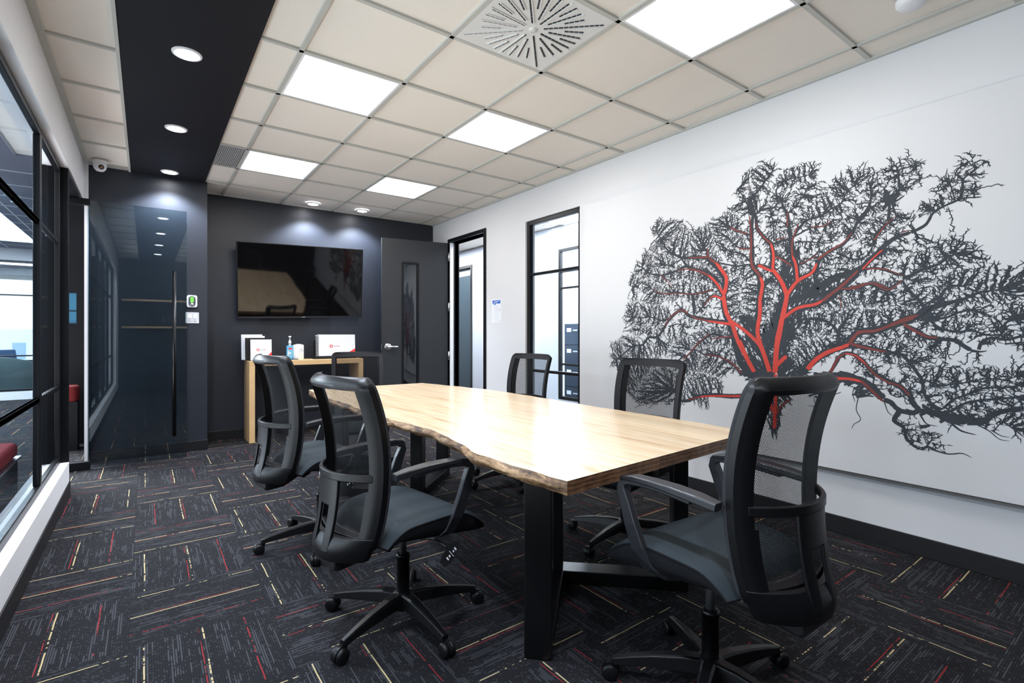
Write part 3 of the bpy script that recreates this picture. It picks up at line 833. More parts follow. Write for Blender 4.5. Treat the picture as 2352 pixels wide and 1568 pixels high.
# ================================================================== TREE MURAL
XP = 3.300
mural = empty('mural_panel', (0, 0, 0), label='white wall panel painted with a spreading black and red tree', cat='wall mural')
MB().box(XP, XR - 0.012, YB + 0.01, 3.372, 0.392, 2.395).build('board', M['mural_board'], mural)
MB().box(XP + 0.012, XR - 0.001, YB + 0.01, 3.36, 0.375, 0.3915).build('bottom_rail', simple('rail_grey', (0.16, 0.15, 0.14), 0.5), mural)
LIMBS='''d 49.7 44.5 1.792,0.929 1.853,1.001 1.888,1.126 1.924,1.245 1.960,1.332 1.979,1.436 1.965,1.522 1.970,1.591 2.026,1.675 2.103,1.746
d 26.7 6.9 2.103,1.746 2.204,1.763 2.309,1.771 2.385,1.809 2.453,1.856 2.510,1.942 2.569,2.039
d 21.3 9.1 2.103,1.746 2.113,1.809 2.163,1.807 2.224,1.834
d 31.2 8.0 1.984,1.471 2.045,1.572 2.123,1.632 2.204,1.676 2.287,1.704 2.352,1.683 2.487,1.658 2.606,1.679 2.692,1.738
d 30.9 9.3 2.204,1.667 2.266,1.701 2.330,1.774
d 11.4 6.0 2.407,1.726 2.487,1.735 2.569,1.735 2.655,1.754
d 22.5 7.3 1.979,1.436 2.035,1.466 2.084,1.460 2.143,1.392 2.204,1.331
d 23.7 20.0 2.224,1.487 2.214,1.413 2.214,1.331
d 32.5 10.6 1.924,1.271 2.007,1.281 2.103,1.297 2.204,1.317 2.256,1.332 2.319,1.376 2.396,1.337 2.453,1.281 2.499,1.214 2.558,1.166 2.630,1.165 2.692,1.105 2.782,1.093 2.874,1.039 2.970,0.973
d 15.3 6.2 2.441,1.309 2.510,1.301 2.606,1.328 2.743,1.327 2.847,1.340
d 9.6 4.6 2.441,1.252 2.352,1.270 2.266,1.245 2.214,1.258
d 8.0 5.1 2.692,1.105 2.642,1.185 2.717,1.225 2.717,1.286
d 15.8 5.2 2.055,1.511 2.143,1.499 2.224,1.487 2.298,1.501 2.374,1.515 2.453,1.511 2.546,1.517 2.618,1.571 2.692,1.617 2.769,1.583 2.847,1.610
d 20.4 7.4 1.906,1.177 1.970,1.168 2.055,1.194 2.123,1.159 2.183,1.113 2.245,1.048 2.309,0.999
d 21.8 7.4 1.839,0.909 1.897,0.973 1.970,1.013 2.045,1.045 2.123,1.042 2.183,1.068 2.287,1.074
d 8.3 5.2 1.818,0.961 1.915,0.955 2.007,0.959
d 35.9 19.3 1.725,0.778 1.870,0.764 1.960,0.755 2.055,0.754 2.163,0.735 2.266,0.692 2.341,0.689 2.374,0.742 2.487,0.809
d 56.0 36.3 1.652,0.938 1.684,1.024 1.717,1.104 1.742,1.210 1.725,1.332 1.717,1.454 1.717,1.568 1.750,1.620 1.775,1.681
d 36.3 19.7 1.775,1.681 1.771,1.763 1.775,1.870 1.767,1.968 1.750,2.030
d 13.2 8.8 1.767,1.630 1.792,1.662 1.879,1.663 2.007,1.699 2.074,1.725
d 11.5 7.0 1.775,1.672 1.835,1.738 1.906,1.764 1.951,1.787 2.007,1.838
d 11.6 6.8 1.784,1.773 1.844,1.781 1.897,1.814 1.933,1.862
d 14.9 5.2 1.792,1.865 1.861,1.901 1.933,1.939 1.988,1.992 2.026,2.025
d 31.8 48.7 1.628,1.560 1.700,1.502 1.709,1.372
d 25.3 48.8 1.861,1.312 1.801,1.294 1.717,1.226
d 55.1 31.9 1.585,1.155 1.570,1.287 1.547,1.419 1.570,1.522 1.632,1.607 1.632,1.703 1.640,1.776
d 28.7 7.9 1.640,1.776 1.696,1.840 1.737,1.904 1.746,1.979 1.796,2.055 1.779,2.109 1.721,2.154 1.672,2.215 1.632,2.260 1.620,2.313
d 35.9 8.2 1.547,1.419 1.480,1.522 1.381,1.581 1.353,1.638 1.293,1.689 1.228,1.716 1.177,1.779 1.147,1.844 1.104,1.899 1.087,1.943 1.075,2.010
d 46.0 11.0 1.480,1.522 1.488,1.607 1.510,1.687 1.517,1.781 1.532,1.876 1.540,1.956 1.570,2.016 1.570,2.071
d 12.5 3.8 1.540,1.956 1.495,1.993 1.451,2.045 1.423,2.092
d 17.0 4.1 1.510,1.795 1.473,1.851 1.423,1.895 1.353,1.905 1.293,1.937 1.234,1.961 1.202,2.025 1.134,2.066 1.057,2.108
d 14.4 5.8 1.640,1.776 1.585,1.791 1.532,1.799 1.466,1.819 1.402,1.846 1.340,1.843 1.299,1.850 1.273,1.882
d 9.9 5.1 1.796,2.055 1.831,2.129 1.875,2.206
d 14.7 3.7 1.746,1.996 1.696,2.018 1.632,2.013 1.601,2.047 1.609,2.127 1.540,2.174 1.437,2.171 1.374,2.184
d 11.1 4.8 1.624,1.797 1.628,1.893 1.640,1.959 1.672,1.997
d 13.9 11.1 1.510,1.625 1.585,1.689 1.624,1.702
d 23.9 24.6 1.632,1.615 1.729,1.650 1.754,1.620
d 13.8 7.4 1.473,1.621 1.409,1.652 1.360,1.690 1.353,1.727
d 10.8 4.4 1.495,1.770 1.423,1.763 1.340,1.743 1.286,1.739 1.299,1.777
d 46.8 29.6 1.547,1.403 1.466,1.414 1.360,1.467 1.293,1.514 1.209,1.542 1.134,1.563 1.081,1.619 1.006,1.663
d 31.5 17.0 1.068,1.624 1.022,1.679 0.966,1.718 0.901,1.734
d 17.0 6.0 0.901,1.734 0.849,1.757 0.829,1.779 0.809,1.820 0.769,1.844 0.726,1.859 0.688,1.870 0.620,1.861
d 36.0 49.1 1.562,1.302 1.480,1.354 1.374,1.372 1.299,1.412 1.234,1.465 1.147,1.550
d 16.8 9.0 1.134,1.555 1.074,1.563 1.022,1.547 0.966,1.518 0.933,1.508 0.901,1.479 0.865,1.495
d 21.5 16.1 1.234,1.458 1.159,1.460 1.104,1.476 1.057,1.472 1.003,1.441
d 18.4 14.5 1.189,1.462 1.127,1.468 1.086,1.475 1.051,1.451 1.005,1.431 0.972,1.459 0.939,1.483
d 19.8 4.8 0.939,1.496 0.912,1.500 0.849,1.533 0.789,1.551 0.735,1.589 0.688,1.601 0.629,1.599
d 13.2 19.2 0.939,1.476 0.907,1.421 0.870,1.373 0.844,1.327 0.829,1.288
d 23.3 12.0 1.068,1.693 1.062,1.740 1.016,1.793 0.972,1.819
d 16.2 10.8 1.005,1.811 0.999,1.857 0.999,1.931 1.011,1.961
d 8.0 10.7 0.966,1.831 0.983,1.894 0.994,1.944
d 16.1 3.8 0.999,1.938 0.966,1.957 0.950,1.987 0.955,2.028 0.955,2.081 0.901,2.086 0.834,2.103
d 8.0 3.2 0.966,1.957 0.933,1.976 0.880,1.990 0.849,2.021
d 10.1 9.6 1.260,1.677 1.209,1.642 1.159,1.621 1.104,1.636 1.075,1.687
d 11.3 6.9 1.189,1.774 1.152,1.824 1.098,1.891 1.086,1.950 1.086,2.033
d 6.9 6.7 1.098,1.897 1.051,1.922 1.005,1.926
d 14.7 2.4 0.702,1.867 0.693,1.914 0.688,1.968 0.656,1.990 0.620,2.022 0.594,2.039
d 3.6 1.8 0.656,2.020 0.688,2.077
d 3.6 1.8 0.652,2.025 0.656,2.062 0.638,2.069
d 7.4 2.4 0.702,1.916 0.656,1.905 0.638,1.907 0.616,1.919
d 6.2 3.7 0.721,1.865 0.735,1.930 0.750,2.014
d 6.3 2.6 0.804,1.832 0.844,1.833 0.870,1.842
d 5.0 2.5 0.760,1.817 0.726,1.816
d 9.7 5.7 0.675,1.423 0.629,1.396 0.568,1.403 0.475,1.402
d 15.1 9.7 0.779,1.355 0.769,1.405 0.735,1.434 0.675,1.429
d 19.2 11.9 0.829,1.313 0.779,1.343 0.702,1.358 0.656,1.385 0.612,1.400
d 30.6 42.6 1.470,0.941 1.427,0.974 1.371,1.037 1.304,1.084 1.219,1.122 1.194,1.136
d 42.6 39.0 1.194,1.136 1.150,1.200 1.067,1.214 0.970,1.246 0.887,1.271
d 32.2 27.0 1.189,1.154 1.150,1.199 1.068,1.205 0.985,1.241 0.926,1.276 0.868,1.292
d 35.2 7.6 0.868,1.292 0.822,1.325 0.759,1.345 0.698,1.364 0.636,1.388
d 26.3 18.7 0.931,1.234 0.878,1.210 0.831,1.174 0.772,1.166 0.720,1.158 0.686,1.131 0.657,1.109
d 14.3 2.7 0.657,1.109 0.624,1.105 0.600,1.111
d 14.2 11.4 0.632,1.115 0.620,1.154 0.584,1.173 0.545,1.165 0.519,1.168 0.475,1.186
d 7.4 7.2 0.541,1.144 0.507,1.147 0.475,1.137
d 5.5 5.4 0.677,1.148 0.648,1.170 0.632,1.186 0.604,1.184
d 31.3 16.0 1.194,1.136 1.150,1.123 1.079,1.111 1.021,1.098 0.970,1.086
d 18.5 13.7 1.026,1.084 0.975,1.089 0.940,1.078 0.906,1.038 0.878,0.992 0.854,0.946 0.849,0.894 0.831,0.849 0.794,0.813 0.768,0.805
d 19.1 26.1 1.317,0.936 1.290,0.967 1.238,1.064 1.188,1.080 1.126,1.040 1.079,0.980 1.021,0.943 0.954,0.908 0.905,0.860
d 24.1 26.9 0.960,0.920 0.926,0.887 0.906,0.859 0.887,0.814 0.859,0.788
d 52.4 40.6 1.385,0.932 1.317,0.936 1.251,0.941 1.138,0.927 1.079,0.884 1.026,0.834
d 27.1 22.1 1.026,0.827 0.993,0.817 0.948,0.776 0.887,0.777
d 24.1 27.7 0.955,0.776 0.897,0.771 0.859,0.788 0.803,0.777 0.741,0.757 0.677,0.749
d 27.7 20.7 0.677,0.749 0.616,0.764 0.576,0.807 0.475,0.850
d 26.5 10.5 0.955,0.770 0.975,0.719 0.935,0.689 0.921,0.631 0.887,0.595 0.854,0.581
d 10.5 3.8 0.854,0.581 0.831,0.606 0.803,0.590 0.746,0.581 0.694,0.594 0.657,0.579
d 8.1 2.3 0.835,0.605 0.813,0.649 0.831,0.693
d 5.8 2.3 0.813,0.626 0.781,0.620 0.750,0.626
d 5.9 2.3 0.897,0.617 0.863,0.626
d 14.7 3.3 0.750,0.762 0.728,0.731 0.694,0.705 0.640,0.695
d 8.2 2.9 0.859,0.759 0.835,0.721 0.790,0.716
d 6.5 2.6 0.636,0.744 0.596,0.723 0.557,0.687 0.522,0.687
d 5.4 2.1 0.588,0.727 0.549,0.704 0.519,0.704
d 7.4 5.2 0.545,0.773 0.507,0.742 0.475,0.711
d 4.3 5.3 0.576,0.726 0.561,0.755 0.541,0.779
d 11.4 8.3 0.768,0.810 0.728,0.860 0.677,0.888 0.616,0.926 0.538,0.938 0.475,0.954
d 12.4 9.3 0.741,0.797 0.677,0.849 0.596,0.874 0.538,0.885 0.475,0.902
d 9.3 4.1 0.849,0.953 0.785,0.929 0.720,0.940 0.657,0.956 0.604,0.976 0.538,0.975 0.475,1.006
d 13.9 8.8 0.822,1.313 0.813,1.273 0.750,1.277 0.715,1.298 0.657,1.313
d 12.8 7.4 0.831,1.273 0.785,1.226 0.720,1.203 0.657,1.208 0.596,1.186 0.538,1.192
d 10.6 12.4 0.545,1.197 0.538,1.244 0.507,1.260 0.475,1.269
d 10.5 4.3 1.413,0.809 1.358,0.830 1.290,0.829 1.258,0.839 1.232,0.852
d 14.9 7.3 1.378,0.813 1.344,0.794 1.314,0.777
d 4.5 3.0 1.385,0.805 1.378,0.753 1.420,0.752
d 5.7 3.5 1.188,0.888 1.169,0.883 1.175,0.847 1.163,0.799
d 5.6 3.5 1.144,0.843 1.157,0.757 1.135,0.704 1.169,0.671 1.181,0.641
d 5.4 3.3 1.021,0.814 1.004,0.762 0.981,0.745
d 8.2 3.4 1.067,0.953 1.073,0.912 1.049,0.886 0.998,0.891
d 6.1 3.5 0.995,0.863 0.960,0.848 0.926,0.863 0.897,0.884 0.859,0.882
d 21.4 10.0 1.213,1.265 1.251,1.201 1.213,1.179
d 19.6 14.4 1.413,1.284 1.358,1.283 1.290,1.252 1.238,1.186
b 24.6 31.1 1.758,0.939 1.818,1.044 1.870,1.143 1.906,1.245 1.924,1.280 1.960,1.358 1.979,1.471
b 31.1 19.3 1.979,1.471 1.960,1.521 1.956,1.590 1.998,1.655 2.035,1.702
r 19.2 7.1 2.026,1.693 2.093,1.753 2.103,1.826
r 14.2 7.4 2.103,1.750 2.163,1.758 2.266,1.766
b 20.8 16.0 1.979,1.480 2.035,1.562 2.093,1.620
r 17.7 7.5 2.089,1.615 2.163,1.654 2.266,1.683 2.363,1.679
b 20.5 12.5 1.924,1.262 2.007,1.273 2.103,1.288
r 14.2 9.2 2.103,1.288 2.204,1.313 2.245,1.337
r 11.1 7.7 2.266,1.351 2.319,1.376 2.419,1.328 2.476,1.253
b 22.2 22.7 1.915,1.279 1.826,1.219 1.758,1.161 1.717,1.113 1.709,1.088
b 30.4 24.4 1.652,0.946 1.684,1.041 1.717,1.137 1.733,1.218 1.717,1.324 1.717,1.422
b 24.4 21.1 1.717,1.418 1.700,1.518 1.713,1.568
r 19.5 9.9 1.709,1.559 1.725,1.593 1.767,1.647 1.779,1.722 1.775,1.829 1.784,1.938
r 11.4 6.4 1.717,1.657 1.636,1.600
b 34.8 22.3 1.601,1.155 1.570,1.303 1.547,1.411 1.547,1.450 1.578,1.531 1.632,1.615
b 19.1 14.4 1.632,1.615 1.628,1.710 1.644,1.784
r 12.8 6.6 1.644,1.784 1.696,1.840 1.737,1.904 1.746,1.946
b 31.8 34.6 1.618,0.940 1.606,1.115 1.583,1.233
b 26.9 23.4 1.610,0.988 1.544,1.053
b 23.4 14.9 1.547,1.434 1.480,1.522 1.395,1.568 1.367,1.624
r 13.4 8.5 1.360,1.646 1.293,1.689 1.221,1.729 1.177,1.779
b 18.4 13.9 1.480,1.530 1.488,1.623 1.510,1.687
r 12.4 7.7 1.510,1.687 1.510,1.780 1.473,1.881
b 21.9 16.2 1.566,1.295 1.480,1.354 1.381,1.372 1.333,1.395
r 19.2 15.4 1.333,1.395 1.234,1.473 1.147,1.557
b 8.4 8.1 1.127,1.562 1.068,1.624 1.028,1.660
b 16.3 15.9 1.729,1.650 1.632,1.599
r 12.7 9.3 1.617,1.697 1.562,1.662 1.510,1.618
r 6.1 5.9 1.466,1.628 1.395,1.657 1.360,1.683
r 7.9 6.2 1.617,1.804 1.540,1.808
r 6.0 5.8 1.402,1.850 1.326,1.844 1.283,1.869
r 8.6 8.3 1.928,1.937 1.866,1.901 1.796,1.873
r 8.4 8.3 1.866,1.783 1.788,1.768
r 9.9 14.8 1.788,1.987 1.779,1.870 1.779,1.746 1.771,1.663
r 7.8 6.2 1.540,1.878 1.540,1.971
r 5.8 7.2 1.247,1.409 1.234,1.372 1.241,1.336
b 27.2 19.9 1.420,0.975 1.371,1.037 1.304,1.084 1.219,1.118 1.194,1.133
r 18.5 11.7 1.194,1.133 1.144,1.200 1.067,1.210 0.970,1.246 0.887,1.277
r 11.5 14.1 1.155,1.205 1.068,1.208 0.985,1.247 0.926,1.276 0.868,1.291
r 15.6 9.2 0.935,1.246 0.878,1.204 0.831,1.177 0.785,1.172
r 17.0 10.8 1.188,1.137 1.126,1.117 1.067,1.104 1.009,1.092
b 7.1 8.3 1.213,1.079 1.157,1.067 1.108,1.020
r 9.0 14.3 1.166,1.058 1.117,1.028 1.068,0.968 1.011,0.929 0.950,0.909 0.906,0.862
b 19.2 14.0 1.330,0.932 1.251,0.930 1.188,0.931 1.132,0.921
r 16.8 14.9 1.135,0.924 1.090,0.883 1.026,0.817
r 16.0 11.4 1.290,0.967 1.251,1.049 1.213,1.079
r 10.1 8.1 1.234,1.458 1.159,1.456 1.104,1.476 1.057,1.472 1.003,1.444
r 7.1 7.9 1.189,1.462 1.086,1.478 1.005,1.435 0.939,1.483
r 8.4 5.3 1.127,1.565 1.022,1.551 0.933,1.505
r 8.2 5.3 1.068,1.720 1.016,1.793 0.972,1.832
r 5.3 3.9 0.944,1.741 0.901,1.747
b 14.8 12.6 1.775,0.773 1.897,0.761 2.055,0.747 2.163,0.730
r 12.6 11.1 2.163,0.730 2.266,0.697
r 9.3 7.1 2.309,0.999 2.245,1.057 2.163,1.140 2.074,1.203
r 10.2 7.1 1.906,1.177 2.007,1.168 2.074,1.155
r 10.1 8.9 1.844,0.926 1.915,0.990 2.007,1.029 2.123,1.042
r 7.1 7.9 2.064,1.512 2.204,1.490 2.309,1.501 2.499,1.514 2.581,1.549
b 17.3 8.9 1.984,1.437 2.045,1.466 2.084,1.451
r 8.9 7.2 2.084,1.451 2.133,1.400
r 5.8 5.7 2.510,1.660 2.441,1.596 2.407,1.546
b 21.2 23.8 1.718,0.844 1.653,0.737 1.621,0.677
b 20.6 23.8 1.614,0.932 1.614,0.797 1.618,0.678 1.621,0.574
b 16.4 13.4 1.751,0.940 1.802,1.036 1.854,1.152
r 12.4 15.9 1.529,0.774 1.583,0.722 1.618,0.662'''
MASSES='''1.570,1.444 1.601,1.525 1.562,1.631 1.502,1.655 1.466,1.529 1.540,1.457
1.525,1.425 1.437,1.541 1.326,1.509 1.209,1.542 1.299,1.426 1.395,1.395 1.525,1.387
1.672,1.154 1.640,1.305 1.585,1.445 1.547,1.403 1.570,1.287 1.593,1.155
1.570,1.155 1.540,1.302 1.466,1.338 1.423,1.351 1.466,1.254 1.525,1.155
1.704,1.154 1.696,1.225 1.640,1.289 1.585,1.271 1.601,1.155
1.614,0.948 1.583,1.154 1.529,1.248 1.478,1.286 1.500,1.178 1.544,1.077 1.500,0.970
1.470,0.972 1.385,1.036 1.317,1.105 1.225,1.179 1.188,1.172 1.213,1.122 1.317,1.076 1.399,1.013 1.442,0.958
1.861,1.270 1.818,1.302 1.758,1.317 1.733,1.210 1.742,1.145 1.717,1.047 1.809,1.144
1.801,0.937 1.879,1.126 1.897,1.228 1.835,1.161 1.758,1.062 1.676,0.944
1.628,0.947 1.700,1.129 1.660,1.250 1.566,1.397 1.562,1.131 1.613,0.948
1.854,0.934 1.743,0.826 1.669,0.687 1.633,0.532 1.606,0.537 1.583,0.698 1.492,0.848 1.413,0.930 1.470,0.979 1.802,0.953
1.150,0.891 1.090,0.862 1.096,0.841 1.120,0.828 1.144,0.843 1.157,0.877
1.317,0.944 1.251,0.970 1.188,0.966 1.138,0.927 1.090,0.890 1.079,0.863 1.188,0.903 1.317,0.914
2.143,1.679 2.045,1.616 1.970,1.522 1.979,1.506 2.064,1.573 2.143,1.634
0.849,1.340 0.779,1.368 0.769,1.330 0.799,1.268 0.839,1.243 0.854,1.301
0.878,0.797 0.803,0.812 0.741,0.785 0.698,0.791 0.616,0.791 0.616,0.753 0.741,0.746 0.831,0.768
1.555,1.755 1.480,1.745 1.466,1.620 1.540,1.629
1.039,1.967 0.988,1.962 0.961,1.950 0.966,1.904 1.011,1.914
1.796,2.105 1.746,2.102 1.729,2.049 1.779,2.019 1.813,2.059'''
CLUMPS='''3.04,1.11 2.89,1.18 2.76,1.16 2.67,1.03 2.85,0.93 3.04,0.91
2.89,1.34 2.85,1.45 2.57,1.48 2.43,1.38 2.49,1.26 2.57,1.16 2.76,1.22
2.85,1.62 2.76,1.77 2.65,1.88 2.43,1.88 2.37,1.76 2.26,1.61 2.30,1.47 2.63,1.49 2.74,1.58
2.61,2.04 2.55,2.10 2.39,2.08 2.30,2.04 2.26,1.95 2.12,1.99 2.02,1.99 1.96,1.84 2.02,1.72 2.21,1.77 2.35,1.84 2.49,1.87
2.02,1.99 1.96,2.06 1.87,2.09 1.81,1.89 1.78,1.69 1.90,1.66 1.99,1.80
1.88,2.16 1.82,2.29 1.72,2.33 1.63,2.31 1.63,2.23 1.69,2.15 1.78,2.01 1.85,2.04
1.69,2.09 1.63,2.16 1.56,2.25 1.46,2.25 1.40,2.25 1.36,2.18 1.37,2.09 1.46,1.99 1.53,1.96 1.59,1.88 1.68,1.99
1.43,2.04 1.36,2.05 1.28,2.10 1.18,2.14 1.06,2.13 1.08,2.06 1.18,2.02 1.24,1.94 1.36,1.91 1.43,1.91 1.48,1.99
1.15,2.05 1.05,2.10 0.98,2.12 0.91,2.13 0.84,2.10 0.86,2.03 0.89,1.97 0.96,1.93 1.05,1.92 1.13,1.97
0.79,1.97 0.72,2.02 0.71,2.07 0.65,2.07 0.61,2.03 0.65,1.98 0.62,1.92 0.64,1.86 0.72,1.87 0.80,1.92
0.86,1.89 0.79,1.88 0.74,1.84 0.80,1.81 0.86,1.84
1.67,1.87 1.59,1.88 1.41,1.94 1.24,1.94 1.13,1.92 1.04,1.90 0.98,1.86 0.91,1.84 0.86,1.81 0.96,1.75 1.08,1.68 1.21,1.77 1.34,1.75 1.48,1.86 1.56,1.77
2.26,1.59 2.02,1.66 1.81,1.65 1.74,1.49 1.75,1.27 1.90,1.30 1.96,1.39 2.02,1.48 2.16,1.34 2.26,1.43
2.16,1.26 2.02,1.24 1.91,1.26 1.87,1.17 1.81,0.96 1.90,0.92 2.06,1.05 2.26,1.07 2.33,1.04 2.57,1.03 2.53,1.12 2.35,1.17 2.17,1.21
1.71,1.63 1.59,1.67 1.53,1.47 1.53,1.21 1.59,1.00 1.69,1.07 1.72,1.35
1.69,1.87 1.53,1.77 1.47,1.55 1.56,1.58 1.67,1.73
1.48,1.65 1.35,1.74 1.23,1.70 1.12,1.66 1.04,1.65 1.18,1.55 1.41,1.47 1.53,1.45
1.36,1.39 1.14,1.49 1.06,1.42 1.05,1.28 1.13,1.21 1.29,1.13 1.41,1.11 1.53,1.13 1.56,1.24 1.46,1.37
1.56,1.13 1.29,1.15 1.24,1.09 1.41,1.00 1.48,1.00 1.59,1.05
0.93,1.59 0.87,1.65 0.80,1.68 0.70,1.68 0.62,1.59 0.69,1.52 0.80,1.50 0.89,1.49 0.96,1.59
1.05,1.49 0.89,1.49 0.79,1.50 0.69,1.52 0.58,1.54 0.55,1.48 0.47,1.48 0.47,1.30 0.57,1.30 0.72,1.32 0.89,1.30 1.05,1.25 1.10,1.37
0.89,1.30 0.57,1.29 0.47,1.27 0.47,1.15 0.61,1.14 0.67,1.18 0.80,1.21 0.91,1.25
1.21,1.11 1.15,1.17 0.98,1.21 0.89,1.22 0.80,1.15 0.75,1.10 0.77,1.03 0.89,1.01 1.00,1.02 1.14,1.10
0.84,1.01 0.74,1.03 0.66,1.02 0.59,1.04 0.47,1.02 0.47,0.75 0.57,0.76 0.72,0.75 0.80,0.83 0.91,0.87 0.96,0.99
1.18,1.04 1.05,1.00 0.94,0.89 0.91,0.83 1.00,0.86 1.12,0.95
0.95,0.70 0.86,0.72 0.79,0.67 0.77,0.60 0.86,0.58 0.93,0.62
2.35,0.88 2.23,1.04 2.06,1.03 1.96,0.92 1.99,0.83 2.12,0.76 2.09,0.64 2.23,0.70 2.33,0.67 2.39,0.76
2.89,0.90 2.41,0.96 2.37,0.81 2.43,0.66 2.74,0.61 2.89,0.72
1.04,1.67 0.91,1.69 0.95,1.59 1.04,1.58 1.13,1.58
2.26,1.81 2.02,1.72 1.99,1.60 2.12,1.49 2.26,1.56'''


def P2(s): return [tuple(float(a) for a in t.split(',')) for t in s.split()]


def smooth_line(pts, step=0.012):
    pts = [np.array(p) for p in pts]
    if len(pts) < 3: dense = [pts[0] + (pts[-1] - pts[0]) * k / 10 for k in range(11)]
    else:
        ext = [2 * pts[0] - pts[1]] + pts + [2 * pts[-1] - pts[-2]]
        dense = []
        for i in range(1, len(ext) - 2):
            p0, p1, p2, p3 = ext[i - 1:i + 3]
            n = max(2, int(np.linalg.norm(p2 - p1) / step))
            for k in range(n):
                u = k / n
                dense.append(0.5 * ((2 * p1) + (-p0 + p2) * u + (2 * p0 - 5 * p1 + 4 * p2 - p3) * u * u + (-p0 + 3 * p1 - 3 * p2 + p3) * u ** 3))
        dense.append(pts[-1])
    return dense


def ribbon(mb, line, w0, w1, x, mi=0, wig=0.0, rng=None):
    n = len(line); vs = []
    for i, p in enumerate(line):
        t = line[min(i + 1, n - 1)] - line[max(i - 1, 0)]
        t = t / (np.linalg.norm(t) + 1e-9); nn = np.array([-t[1], t[0]])
        w = (w0 + (w1 - w0) * i / (n - 1)) * 0.5
        a = w * (1 + wig * (rng.random() - 0.5)); b = w * (1 + wig * (rng.random() - 0.5))
        if i == n - 1: a *= 0.35; b *= 0.35
        vs += [(x, p[0] + nn[0] * a, p[1] + nn[1] * a), (x, p[0] - nn[0] * b, p[1] - nn[1] * b)]
    mb.add(vs, [(2 * i, 2 * i + 1, 2 * i + 3, 2 * i + 2) for i in range(n - 1)], mi)


def inpoly(p, poly):
    c = False; j = len(poly) - 1
    for i in range(len(poly)):
        a, b = poly[i], poly[j]
        if (a[1] > p[1]) != (b[1] > p[1]) and p[0] < (b[0] - a[0]) * (p[1] - a[1]) / (b[1] - a[1]) + a[0]: c = not c
        j = i
    return c


rng = random.Random(11)
dark = MB(); redb = MB(); redd = MB()
nodes = []; par = []; base_n = 0
for ln in LIMBS.strip().split('\n'):
    k, w0, w1, rest = ln.split(' ', 3)
    w0 = float(w0) / 1000; w1 = float(w1) / 1000
    line = smooth_line(P2(rest))
    if k == 'd':
        ribbon(dark, line, w0, w1, XP - 0.0003 - rng.random() * 0.0004, 0, 0.25, rng)
        for p in line: nodes.append(p); par.append(-1)
    elif k == 'b': ribbon(redb, line, w0, w1, XP - 0.0012 - rng.random() * 0.0002, 0, 0.15, rng)
    else: ribbon(redd, line, w0, w1 * 0.8, XP - 0.0009 - rng.random() * 0.0002, 0, 0.3, rng)
root = np.array([1.62, 0.85])
for ln in MASSES.strip().split('\n'):
    # the dense heart of the tree: many overlapping broad strokes
    poly = P2(ln)
    ys = [p[0] for p in poly]; zs = [p[1] for p in poly]
    for _ in range(int((max(ys) - min(ys)) * (max(zs) - min(zs)) / (0.016 ** 2))):
        p = np.array((rng.uniform(min(ys), max(ys)), rng.uniform(min(zs), max(zs))))
        if not inpoly(p, poly): continue
        d = p - root; an = math.atan2(d[1], d[0]) + rng.uniform(-0.6, 0.6)
        d = np.array((math.cos(an), math.sin(an))); L = rng.uniform(0.02, 0.05); o_ = np.array((-d[1], d[0])) * rng.uniform(-.008, .008)
        ribbon(dark, smooth_line([p - d * L, p + o_, p + d * L], 0.01), rng.uniform(0.008, 0.018), 0.006, XP - 0.0003 - rng.random() * 0.0004, 0, 0.4, rng)
base_n = len(nodes)
# twigs: grow towards points scattered through the crown (space colonisation)
clumps = [P2(l) for l in CLUMPS.strip().split('\n')]
clumps += [[(0.48, 1.53), (0.48, 1.22), (0.0, 1.20), (-0.1, 1.46)], [(0.48, 1.20), (0.48, 1.02), (0.1, 1.0), (0.05, 1.16)], [(0.48, 0.92), (0.48, 0.72), (0.15, 0.76), (0.1, 0.9)]]
SP = 0.0150; STEP = 0.0085; KILL = 0.0100; REACH = 0.16
limb_nodes = [p for p in nodes if rng.random() < 0.22]
hull = P2('2.90,1.15 2.85,1.45 2.78,1.75 2.50,2.00 2.02,1.97 1.84,2.15 1.65,2.22 1.45,2.18 1.20,2.07 0.95,2.05 0.95,1.85 1.05,1.70 0.80,1.66 0.60,1.56 0.48,1.48 0.48,1.18 0.90,1.15 1.00,0.95 1.30,1.05 1.60,0.98 1.90,0.92 2.30,0.80 2.70,0.75 2.85,0.92')
total = 0
